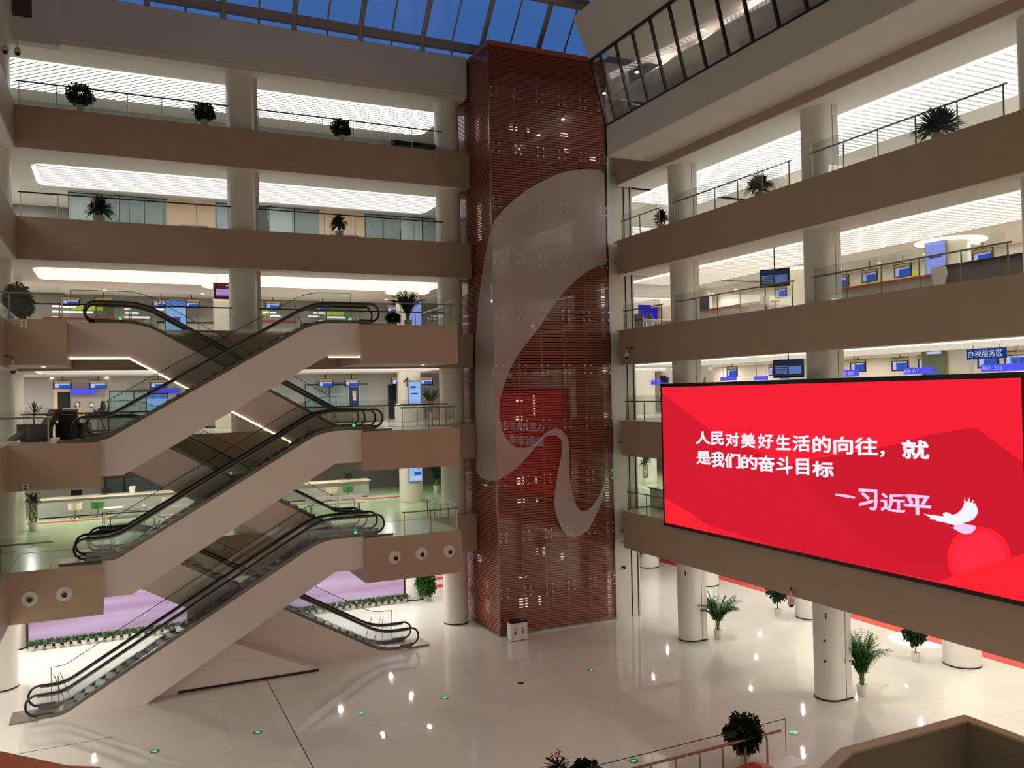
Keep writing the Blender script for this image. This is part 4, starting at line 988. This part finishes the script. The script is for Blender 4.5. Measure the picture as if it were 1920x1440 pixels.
def counter(label, x0, y0, x1, y1, z, h, top, body, tt=.07, over=.08):
    t = thing('service_counter', label, 'counter', ((x0+x1)/2, (y0+y1)/2, z))
    B().rbox(x0, y0, z+.06, x1, y1, z+h-tt, .03).build('body', body, t)
    B().rbox(x0-over, y0-over, z+h-tt, x1+over, y1+over, z+h, .03).build('counter_top', top, t)
    B().box(x0+.03, y0+.03, z, x1-.03, y1-.03, z+.06).build('kick_plate', DARKM, t); return t
GB = mat('grey_counter_body', (150, 150, 144), .35); CT = mat('cream_counter_top', (214, 204, 184), .3)
counter('long grey counter with cream top on the second floor, corner half', -3.9, 49.4, 3.9, 50.2, F[2], 1.02, CT, GB)
counter('long grey counter with cream top on the second floor, lift tower half', 8.6, 48.9, 13.4, 49.7, F[2], 1.02, CT, GB)
counter('grey counter with pale top on the third floor where the clerks sit', -2.6, 46.9, 5, 47.7, F[3], .78, CT, GB)
counter('grey counter with pale top on the third floor by the inner column', 8.5, 47.4, 14.0, 48.1, F[3], .95, CT, GB)
counter('red topped counter on the fourth floor behind the escalators, corner bay', -3.2, 45.6, 1.2, 46.3, F[4], 1.1, REDTOP, WALLG)
counter('pale counter on the fourth floor behind the blue totem', 1.9, 46.6, 6.0, 47.2, F[4], 1.06, DARKM, WHITE2)
counter('red topped counter on the fourth floor behind the escalators, past the middle column', 6.1, 45.3, 8.6, 46.0, F[4], 1.1, REDTOP, WALLG)
counter('short red topped counter on the fourth floor by the lift tower', 13.2, 47.0, 16.0, 47.6, F[4], 1.1, REDTOP, WALLG)
counter('long red topped counter on the fourth floor of the screen side', 26.8, 20.6, 27.5, 25.4, F[4], .98, REDTOP, WALLG)
counter('dark topped counter on the fourth floor of the screen side, before the violet display', 26.6, 16.0, 27.4, 20.3, F[4], 1.18, DARKM, WALLD)
counter('red topped counter on the fourth floor of the screen side, lift tower bay', 26.8, 29.6, 27.5, 34.6, F[4], .98, REDTOP, WHITE2)
counter('green topped white counter on the second floor by the lift tower pier', 24.6, 33.6, 25.4, 36.0, F[2], 1.0, GREEN, WHITE2)
counter('blue topped counter on the third floor by the lift tower pier', 26.5, 32.0, 27.3, 37.4, F[3], 1.05, mat('blue_counter_top', (90, 110, 170), .4), WALLG)
for k, (x, y) in enumerate(((24.9, 22.75), (24.9, 29.2))): pass
def wavy(label, c, f):
    t = thing('wavy_desk_end', label, 'desk end panel', c); p = [(u, w*(1 if f == 3 else 1.38)) for u, w in ((.0, 0), (.6, 0), (.64, .2), (.52, .38), (.58, .6), (.62, .82), (.04, .82), (-.03, .6), (.08, .4), (-.02, .2))]
    B().prism([(c[1]-.3+q[0], c[2]+q[1]) for q in fillet(p, .08, 3)], 'x', c[0]-.03, c[0]+.03).build('panel', WHITE, t); return t
wavy('white wavy edged desk end on the third floor by the lift tower pier', (26.2, 33.9, F[3]), 3)
wavy('white wavy edged desk end on the fourth floor beside the long red counter', (26.4, 20.35, F[4]), 4)
wavy('white wavy edged desk end on the fourth floor in the lift tower bay', (26.4, 29.2, F[4]), 4)
t = thing('office_desk', 'white desks with blue screens on the fourth floor beside the lift tower pier', 'desk', (26.2, 38.0, F[4]))
B().box(25.2, 37.2, F[4]+.72, 27.4, 38.6, F[4]+.78).build('desk_top', WHITE2, t); B().box(25.2, 37.2, F[4], 25.26, 38.6, F[4]+1.1).build('screen_panel', WHITE, t); B().box(27.34, 37.2, F[4], 27.4, 38.6, F[4]+.72).build('side_panel', WHITE, t)
for px, py in ((1210, 583), (1222, 588)):
    p = at(px, py, 'y', 40.5); tag(B().box(p.x-.45, 40.5, p.z-.35, p.x+.4, 40.56, p.z+.35).box(p.x-.05, 40.56, F[4], p.x+.05, 40.6, p.z).build('desk_monitor', emat('bright_blue_screen', (48, 48, 225), .7)), 'vivid blue screen behind the white desks of the fourth floor, %s' % ('nearer the pier' if px < 1215 else 'nearer the column'), 'monitor')
ROOMW = mat('warm_wall', (206, 190, 176), .6)
struct('wall_gallery', B().box(34.5, 0, F[4], 34.6, 50, CZ[4]), ROOMW); struct('wall_gallery', B().box(34.5, 0, F[3], 34.6, 50, CZ[3]), ROOMW)
struct('wall_gallery', B().box(34.0, 0, F[5], 34.1, 44, CZ[5]), ROOMW)
tag(B().box(33.9, 16, F[5]+1.3, 34.0, 27, F[5]+2.4).build('dark_window_strip', WALLD), 'dark window strip in the back wall of the fifth floor screen side', 'window strip')
tag(B().box(28.0, 28.5, F[5], 28.1, 31.5, F[5]+1.3).build('white_screen_partition', PAN['blue']), 'pale blue glass partition on the fifth floor beside the second column', 'partition')
tag(B().box(30.3, 38.2, F[4]+.2, 30.45, 39.0, F[4]+2.3).build('black_wall_display', BLACK), 'narrow black unlit display on the fourth floor beside the first screen side column', 'display')
# glowing bars painted in for lamp reflections in glass behind the fourth floor counters
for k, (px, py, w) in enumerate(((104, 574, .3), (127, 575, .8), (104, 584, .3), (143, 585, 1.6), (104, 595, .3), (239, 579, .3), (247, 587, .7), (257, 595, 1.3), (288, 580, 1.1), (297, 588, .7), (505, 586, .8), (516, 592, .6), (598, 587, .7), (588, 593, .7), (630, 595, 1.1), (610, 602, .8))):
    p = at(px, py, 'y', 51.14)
    tag(B().cyl((p.x-w/2, 51.15, p.z), (p.x+w/2, 51.15, p.z), .05, 8).build('lamp_reflection_bar', emat('lamp_reflection_white', (255, 252, 245), 1.5)), 'thin white glowing bar imitating a lamp reflection behind the fourth floor counters', 'light', 'painted lamp reflections behind the fourth floor counters')
struct('wall_gallery', B().box(-16, 51.2, F[4], 24, 51.3, CZ[4]), mat('counter_back_wall', (138, 128, 122), .5))
struct('wall_gallery', B().box(-16, 51.2, F[3], 24, 51.3, CZ[3]), mat('counter_back_wall3', (172, 164, 162), .5))
t = thing('doorway_panel', 'dark doorway behind the third floor counter under the first monitor', 'doorway', (-2.5, 51.1, F[3]))
a, c = at(108, 740, 'y', 51.1), at(131, 740, 'y', 51.1); B().box(a.x, 51.1, F[3], c.x, 51.2, F[3]+2.05).build('opening', mat('dark_navy_glass', (26, 32, 44), .3), t)
B().box(a.x-.18, 51.08, F[3], a.x, 51.2, F[3]+2.2).box(a.x, 51.08, F[3]+2.05, c.x, 51.2, F[3]+2.2).build('frame', BEIGE, t)
for k, (xa, xb) in enumerate(((205, 250), (250, 290))):
    a, c = at(xa, 740, 'y', 51.1), at(xb, 740, 'y', 51.1); t = thing('glass_office_panel', 'framed glass office front on the third floor, %s' % ('beside the clerks' if k == 0 else 'behind the display totem'), 'partition', ((a.x+c.x)/2, 51.1, F[3]), 'glass office fronts')
    B().box(a.x+.05, 51.1, F[3], c.x, 51.15, F[3]+2.0).build('pane', PAN['glass'], t); B().box(a.x, 51.06, F[3], a.x+.05, 51.18, F[3]+2.1).box(a.x, 51.06, F[3]+2.0, c.x, 51.18, F[3]+2.1).build('frame', FRAME, t)
for k, (xa, xb) in enumerate(((572, 617), (617, 655), (655, 690))):
    a, c = at(xa, 740, 'y', 51.1), at(xb, 740, 'y', 51.1); t = thing('glass_office_panel', 'framed glass office front on the third floor towards the lift tower, %s' % ('first', 'second', 'third')[k], 'partition', ((a.x+c.x)/2, 51.1, F[3]), 'glass office fronts')
    B().box(a.x+.05, 51.1, F[3], c.x, 51.15, F[3]+2.2).build('pane', PAN['glass'], t); B().box(a.x, 51.06, F[3], a.x+.05, 51.18, F[3]+2.3).box(a.x, 51.06, F[3]+2.2, c.x, 51.18, F[3]+2.3).build('frame', FRAME, t)
p = at(665, 745, 'y', 50.9); panel('banner_poster', 'navy poster with a figure on the third floor behind the landing', 'poster', (p.x, 51.0, F[3]+.85), .75, 1.3, 0, (WHITE2, [('picture', NAVY, .08, .05, .92, .95), ('figure_mark', BEIGE, .35, .3, .65, .75)]))
for k, xa in enumerate((744, 738)):
    pass
a, c = at(728, 740, 'y', 51.1), at(742, 740, 'y', 51.1); tag(B().box(a.x, 51.05, F[3], c.x, 51.2, F[3]+2.2).build('dark_doorway', mat('dark_navy_glass', (26, 32, 44), .3)), 'narrow dark doorway on the third floor beside the arrow column', 'doorway')
for k, (xa, xb, m) in enumerate(((196, 232, 'dark'), (232, 304, 'dark'))):
    a, c = at(xa, 900, 'y', 53.6), at(xb, 900, 'y', 53.6); t = thing('glass_office_panel', 'smoked glass office wall on the second floor, %s pane' % ('narrow' if k == 0 else 'wide'), 'partition', ((a.x+c.x)/2, 53.6, F[2]), 'glass office fronts')
    B().box(a.x+.08, 53.6, F[2], c.x, 53.65, F[2]+2.6).build('pane', PAN['dark'], t); B().box(a.x, 53.56, F[2], a.x+.08, 53.7, F[2]+2.65).build('frame', DARKM, t)
struct('wall_gallery', B().box(8, 53.5, F[2], 22, 53.6, CZ[2]), WALLD)
# arrow lettering and white desk on the third floor column
t = thing('column_desk', 'white curved desk wrapped round the third floor column with the display', 'desk', (14.9, 45.45, F[3]))
B().lathe([(.84, 0), (.84, .95), (.78, 1.0), (.67, 1.0)], (14.9, 45.45, F[3]), 36).build('shell', WHITE2, t, True)
text('↑', .7, DARKM, t, (14.32, 44.93, F[3]+1.95), (.85, -.53, 0), (0, 0, 1), 'arrow_lettering', .01)

# second floor furniture
def tub_chair(p, m, label, first={}):
    if m.name not in first:
        t = thing('swivel_tub_chair', label, 'chair', (0, 0, 0), 'tub chairs at the second floor counter')
        B().rbox(-.24, -.22, .44, .24, .24, .52, .08).build('seat', m, t, True)
        b = B(); 
        for k in range(13):
            a = -PI*.08-PI*.84*k/12
            x, y = .29*math.cos(a), .27*math.sin(a)
            b.v += [Vector((x, y, .46)), Vector((x*1.12, y*1.12, .46)), Vector((x*1.2, y*1.2, .8)), Vector((x*1.06, y*1.06, .8))]
        for k in range(12):
            o = k*4; b.f += [(o+i, o+4+i, o+4+(i+1) % 4, o+(i+1) % 4) for i in range(4)]
        b.f += [(0, 1, 2, 3), (51, 50, 49, 48)]
        b.build('backrest', m, t, True)
        B().cyl((0, 0, .03), (0, 0, .44), .035, 10).build('post', STEEL, t, True); B().lathe([(.24, 0), (.22, .025), (.04, .04)], (0, 0, 0), 20).build('base', STEEL, t, True)
        first[m.name] = t; q = t
    else: q = dup(first[m.name], (0, 0, 0), None, label)
    q.location = Vector(p); q.rotation_euler = (0, 0, 0); return q
tub_chair((-2.15, 48.75, F[2]), CREAM, 'cream swivel chair at the second floor counter, beside the green one at the corner')
tub_chair((-1.1, 48.75, F[2]), GREEN, 'green swivel chair at the second floor counter, corner half')
tub_chair((2.3, 48.75, F[2]), CREAM, 'cream swivel chair at the second floor counter near the escalator')
tub_chair((11.0, 48.2, F[2]), CREAM, 'cream swivel chair at the second floor counter towards the lift tower')
tub_chair((11.95, 48.2, F[2]), GREEN, 'green swivel chair at the second floor counter towards the lift tower')
t = thing('display_table', 'white framed glass topped table on the second floor behind the escalator', 'table', (.1, 43.4, F[2]))
B().box(-.75, 43.1, F[2]+.95, 1.05, 43.9, F[2]+1.02).build('top_frame', WHITE, t); B().box(.1, 43.25, F[2]+1.02, .9, 43.75, F[2]+1.03).build('glass_inset', PAN['glass'], t)
for x in (-.75, .99):
    for y in (43.1, 43.84): B().box(x, y, F[2], x+.06, y+.06, F[2]+.95).build('leg', WHITE, t)
B().box(-.6, 43.2, F[2]+.5, .95, 43.8, F[2]+.62).build('shelf', WHITE, t); B().box(-.6, 43.2, F[2]+.15, .95, 43.8, F[2]+.27).build('shelf', WHITE, t)
for k in range(2):
    y = 43.6+k*.9
    t = thing('waiting_bench', 'long white waiting bench on the second floor behind the escalator, %s row' % ('front', 'back')[k], 'bench', (2.6, y, F[2]), 'white waiting benches')
    B().rbox(1.2, y-.22, F[2]+.4, 4.4, y+.22, F[2]+.48).build('seat', WHITE, t); B().box(1.2, y+.2, F[2]+.5, 4.4, y+.24, F[2]+.8).build('backrest', WHITE, t)
    for x in (1.4, 4.1): B().box(x, y-.18, F[2], x+.06, y+.2, F[2]+.42).build('leg', STEEL, t)
t = thing('waiting_bench', 'long white waiting bench on the second floor under the crossing escalators', 'bench', (9.6, 43.5, F[2]), 'white waiting benches')
B().rbox(8.6, 43.2, F[2]+.4, 11.6, 43.65, F[2]+.48).build('seat', WHITE, t); B().box(8.6, 43.6, F[2]+.5, 11.6, 43.65, F[2]+.8).build('backrest', WHITE, t)
for x in (8.8, 11.3): B().box(x, 43.25, F[2], x+.06, 43.6, F[2]+.42).build('leg', STEEL, t)
def workstation(x, y, z, label):
    t = thing('office_desk', label, 'desk', (x, y, z))
    B().box(x-.8, y-.4, z+.7, x+.8, y+.4, z+.75).build('desk_top', BEIGE, t); B().box(x+.75, y-.4, z, x+.8, y+.4, z+.95).build('side_panel', WHITE, t); B().box(x-.8, y-.4, z, x-.75, y+.4, z+.7).build('side_panel', WHITE, t)
    m = thing('desk_computer', 'dark computer screen on the %s' % label.split(' ', 1)[1], 'computer', (x-.3, y, z+.75))
    B().box(x-.58, y-.02, z+.87, x-.02, y+.02, z+1.2).build('screen', BLACK, m); B().box(x-.34, y-.03, z+.75, x-.26, y+.03, z+.9).build('stand', STEEL, m)
workstation(-1.9, 51.6, F[2], 'beige desk behind the second floor counter at the corner'); workstation(9.6, 51.0, F[2], 'beige desk behind the second floor counter towards the lift tower')
def office_chair(x, y, z, rz, label, m=None, group=None):
    t = thing('office_chair', label, 'chair', (0, 0, 0), group); m = m or DARKM
    B().rbox(-.24, -.23, .44, .24, .23, .52, .06).build('seat', m, t); B().rbox(-.23, .2, .58, .23, .26, 1.0, .03).build('backrest', m, t)
    B().cyl((0, 0, .08), (0, 0, .44), .03, 8).build('post', STEEL, t)
    b = B()
    for k in range(5): a = 2*PI*k/5; b.box(-.02, -.02, .06, .02, .02, .1); b.tube([(0, 0, .09), (.27*math.cos(a), .27*math.sin(a), .04)], .02, 5)
    b.build('star_base', DARKM, t); t.location = (x, y, z); t.rotation_euler = (0, 0, rz); return t
office_chair(-2.4, 50.85, F[2], PI, 'dark office chair before the beige desk at the second floor corner')
office_chair(9.0, 50.3, F[2], PI*.9, 'dark office chair before the beige desk towards the lift tower')
def deskset(x, y, z, label):
    t = thing('counter_computer', label, 'computer', (x, y, z)); B().box(x-.22, y, z+.1, x+.22, y+.03, z+.38).build('screen', BLACK, t); B().box(x-.03, y, z, x+.03, y+.06, z+.12).box(x-.12, y-.06, z, x+.12, y+.1, z+.015).build('stand', STEEL, t)
deskset(-.7, 49.7, F[2]+1.02, 'dark screen on the second floor counter beside the small plant'); deskset(8.9, 49.3, F[2]+1.02, 'dark screen on the second floor counter towards the lift tower'); deskset(12.3, 49.4, F[2]+1.02, 'dark screen at the end of the second floor counter by the inner column')
bushy((.55, 49.8, F[2]+1.02), 'tiny plant on the second floor counter beside the dark screen', .12, .16, -.2, None, LEAFD, 60, .06)

# third floor recliners and clerks
LEA = mat('dark_brown_leather', (62, 50, 42), .5)
def recliner(x, y, z, rz, label):
    t = thing('recliner_armchair', label, 'armchair', (0, 0, 0), 'dark recliners on the third floor landing')
    B().rbox(-.38, -.45, .12, .38, .4, .45, .08).build('seat', LEA, t); B().prism([(.25, .4), (.42, .38), (.95, 1.15), (.7, 1.22)], 'x', -.36, .36).build('backrest', LEA, t)
    for s in (-1, 1): B().rbox(s*.47-.1, -.45, .1, s*.47+.1, .45, .66, .06).build('armrest', LEA, t)
    B().prism([(-.45, .4), (-.9, .1), (-.8, .05), (-.4, .2)], 'x', -.3, .3).build('footrest', LEA, t); B().box(-.4, -.4, 0, .4, .4, .12).build('base', DARKM, t)
    B().rbox(-.25, .62, .98, .25, .86, 1.16, .05).build('head_cushion', mat('olive_cushion', (120, 116, 74), .6), t)
    t.location = (x, y, z); t.rotation_euler = (0, 0, rz)
recliner(-3.0, 38.5-1.2, F[3], -1.1, 'dark brown recliner with olive head cushion on the third floor landing'); recliner(-1.7, 38.3, F[3], 2.9, 'dark brown recliner seen from behind on the third floor landing')
def person(px, py, y, label, top, hair, style, face):
    p = at(px, py, 'y', y); z = F[3]; x = p.x
    me = bpy.data.meshes.new('person'); V = [(0, 0, .5), (0, .02, .72), (0, .02, .95), (0, .0, 1.05), (0, -.02, 1.16)]; E_ = [(0, 1), (1, 2), (2, 3), (3, 4)]; R_ = [.15, .135, .15, .055, .085]
    for s in (-1, 1):
        o = len(V); V += [(s*.17, .02, .94), (s*.23, -.02, .7), (s*.16, -.24, .66), (s*.12, -.32, .67), (s*.1, -.02, .48), (s*.11, -.42, .48), (s*.11, -.4, .08), (s*.11, -.5, .04)]
        E_ += [(2, o), (o, o+1), (o+1, o+2), (o+2, o+3), (0, o+4), (o+4, o+5), (o+5, o+6), (o+6, o+7)]; R_ += [.07, .05, .038, .03, .1, .075, .05, .04]
    me.from_pydata(V, E_, []); me.update(); o = bpy.data.objects.new('person', me); COL.objects.link(o)
    md = o.modifiers.new('skin', 'SKIN'); 
    for i, r in enumerate(R_): me.skin_vertices[0].data[i].radius = (r, r)
    me.skin_vertices[0].data[0].use_root = True
    o.modifiers.new('sub', 'SUBSURF').levels = 1
    bm = bpy.data.meshes.new_from_object(o.evaluated_get(bpy.context.evaluated_depsgraph_get())); bpy.data.objects.remove(o)
    bm.materials.clear(); bm.materials.append(top); bm.polygons.foreach_set('use_smooth', [True]*len(bm.polygons))
    t = thing('person', label, 'person', (0, 0, 0)); q = bpy.data.objects.new('body', bm); COL.objects.link(q); q.parent = t
    SKIN = mat('skin', (205, 165, 140), .5); H = B().ball((0, -.02, 1.2), (.075, .09, .11), 14, 10); H.ball((0, -.115, 1.19), (.012, .02, .016)); H.ball((-.077, -.01, 1.19), (.012, .02, .028)); H.ball((.077, -.01, 1.19), (.012, .02, .028)); H.cyl((0, 0, 1.02), (0, -.01, 1.14), .045, 10)
    H.build('head', SKIN, t, True); hb = B().ball((0, .02, 1.24), (.1, .1, .11), 14, 10)
    if style == 'long': hb.ball((0, .06, 1.08), (.12, .07, .22), 12, 8)
    else: hb.ball((0, .1, 1.29), .045)
    hb.build('hair', hair, t, True)
    if face:
        B().ball((0, -.075, 1.165), (.062, .048, .045), 12, 8).build('face_mask', mat('face_mask', (190, 205, 215), .7), t, True)
        B().ball((-.03, -.104, 1.225), (.012, .006, .007)).ball((.03, -.104, 1.225), (.012, .006, .007)).build('eyes', BLACK, t)
    for s in (-1, 1):
        hd = B().ball((s*.115, -.34, .68), (.035, .045, .016))
        for k in range(4): hd.tube([(s*.115+(k-1.5)*.017, -.375, .68), (s*.115+(k-1.5)*.018, -.415, .682-.004*abs(k-1.5)), (s*.115+(k-1.5)*.018, -.44+.008*abs(k-1.5), .668)], .0075, 5)
        hd.tube([(s*.08, -.345, .68), (s*.062, -.385, .674)], .009, 5); hd.build('hand', SKIN, t, True)
    k_ = (p.z-F[3]+.02)/1.32; t.scale = (k_,)*3
    t.location = (x, y, z); t.rotation_euler = (0, 0, 0 if face else PI)
    office_chair(x, y+(.05 if face else -.05), z, 0 if face else PI, 'office chair under the %s' % label.split(' behind')[0], None)
HB = mat('black_hair', (22, 18, 17), .4)
person(145, 754, 48.6, 'person with long dark hair and orange top behind the third floor counter', mat('orange_top', (196, 140, 96), .7), HB, 'long', True)
person(171, 756, 48.6, 'person with tied hair, face mask and dark uniform behind the third floor counter', mat('dark_uniform', (44, 44, 52), .7), HB, 'bun', True)
person(193, 753, 48.6, 'person with long black hair facing away behind the third floor counter', mat('dark_uniform', (44, 44, 52), .7), HB, 'long', False)
for k, x in enumerate((-2.3, -1.5, .6)):
    t = thing('counter_computer', 'screen on the clerks\' counter of the third floor, %s from the corner' % ('first', 'second', 'third')[k], 'computer', (x, 47.2, F[3]+.78)); B().box(x-.26, 47.2, F[3]+.9, x+.26, 47.23, F[3]+1.2).build('screen', mat('pale_plastic', (205, 200, 192), .4), t); B().box(x-.04, 47.2, F[3]+.78, x+.04, 47.26, F[3]+.92).build('stand', STEEL, t)
def halo(x, y, f, r, label):
    t = thing('column_halo_light', label, 'light', (x, y, CZ[f]-.03), 'ring lights round the fourth floor columns')
    B().lathe([(r*.72, -.03), (r, -.03), (r, -.06), (r*.72, -.05)], (x, y, CZ[f]), 36).build('ring', emat('halo_warm', (255, 238, 212), 1.6), t)
halo(31.1, 23.4, 4, 1.35, 'warm ring of light round the column with the violet display'); halo(31.1, 31.7, 4, 1.35, 'warm ring of light round the inner column behind the hanging television'); halo(14.9, 45.45, 4, 1.25, 'warm ring of light round the fourth floor column by the lift tower'); halo(5.1, 45.45, 4, 1.2, 'warm ring of light round the fourth floor column behind the red sign')

# ------------------------------------------------------------------ near edge of the lobby
t = thing('stair_railing', 'steel and glass railing round the stairwell at the near edge of the lobby', 'railing', (15.5, 19.9, 0))
pa, pb = Vector((10.5, 19.75, 0)), Vector((18.15, 19.85, 0))
BRZ = mat('warm_steel', (150, 118, 98), .35, .9)
B().tube([pa+Vector((0, 0, .98)), pb+Vector((0, 0, .98))], .04, 10).build('handrail', BRZ, t, True)
for k in range(9):
    a = pa.lerp(pb, (k+.4)/9.05); B().tube([a, a+Vector((0, 0, .82)), a+Vector((0, .05, .94))], .032, 8).build('post', BRZ, t, True)
    if k < 8: c = pa.lerp(pb, (k+1.4)/9.05); B().quad(a+Vector((0, .12, .08)), c+Vector((0, .12, .08)), c+Vector((0, .12, 1.25)), a+Vector((0, .12, 1.25))).build('glass_panel', GLASS, t)
B().tube([pa+Vector((0, .12, 1.25)), pb+Vector((.3, .12, 1.25)), pb+Vector((.3, .12, .1))], .012, 5).build('glass_edge', DARKM, t)
tag(B().rbox(10.4, 19.3, 0, 18.7, 19.98, .09, .04).build('railing_kerb', COLW), 'low stone kerb under the railing at the near edge of the lobby', 'kerb')
t = thing('red_topped_stand', 'low stand with a red sloping top behind the near railing', 'stand', (16.4, 18.6, 0))
B().box(14.6, 18.3, 0, 17.0, 19.2, .35).build('body', mat('stand_grey', (120, 98, 90), .5), t); B().prism([(14.5, .33), (17.1, .33), (17.1, .4), (16.5, .62), (14.5, .42)], 'y', 18.2, 19.25).build('red_top', mat('red_top', (165, 58, 52), .5), t)
OLV = mat('olive_parapet', (118, 104, 86), .5, noise=.05, nscale=2); DRK = mat('dark_recess', (38, 36, 33), .7)
t = thing('terrace_parapet', 'brown parapet corner of the lower terrace at the near edge of the view', 'parapet', (12, 9, 3.5))
B().prism([(13.6, 10.2), (10.62, 10.2), (9.2, 9.55), (9.26, 9.42), (10.66, 10.05), (13.45, 10.05)], 'z', 2.2, 5.5).build('front_wall', OLV, t)
B().box(13.45, 2, 2.2, 13.6, 10.2, 5.5).build('side_wall', OLV, t)
B().prism([(13.63, 10.23), (10.6, 10.23), (9.17, 9.58), (9.26, 9.4), (10.67, 10.02), (13.42, 10.02), (13.42, 2), (13.63, 2)], 'z', 5.5, 5.54).build('coping', mat('parapet_coping', (150, 134, 112), .4), t)
B().box(12.7, 2, 4.4, 13.44, 9.2, 5.0).build('dark_inner_block', DRK, t); B().box(9.2, 2, 2.1, 13.6, 10.2, 2.2).build('floor_plate', OLV, t)  # dark block standing in for the parapet's dark inside
a = at(0, 1408, 'z', 5.4); c = at(190, 1436, 'z', 5.4)
t = tag(B().prism([(c.x+.1, c.y-.25), (c.x-.05, c.y), (c.x-.5, c.y+.28), (a.x, a.y), (a.x-1.3, a.y+.5), (a.x-1.3, a.y-3), (c.x+.1, a.y-3)], 'z', 4.3, 5.4).build('orange_counter', mat('orange_panel', (190, 98, 58), .5)), 'orange topped ledge at the near corner below the escalators', 'ledge')
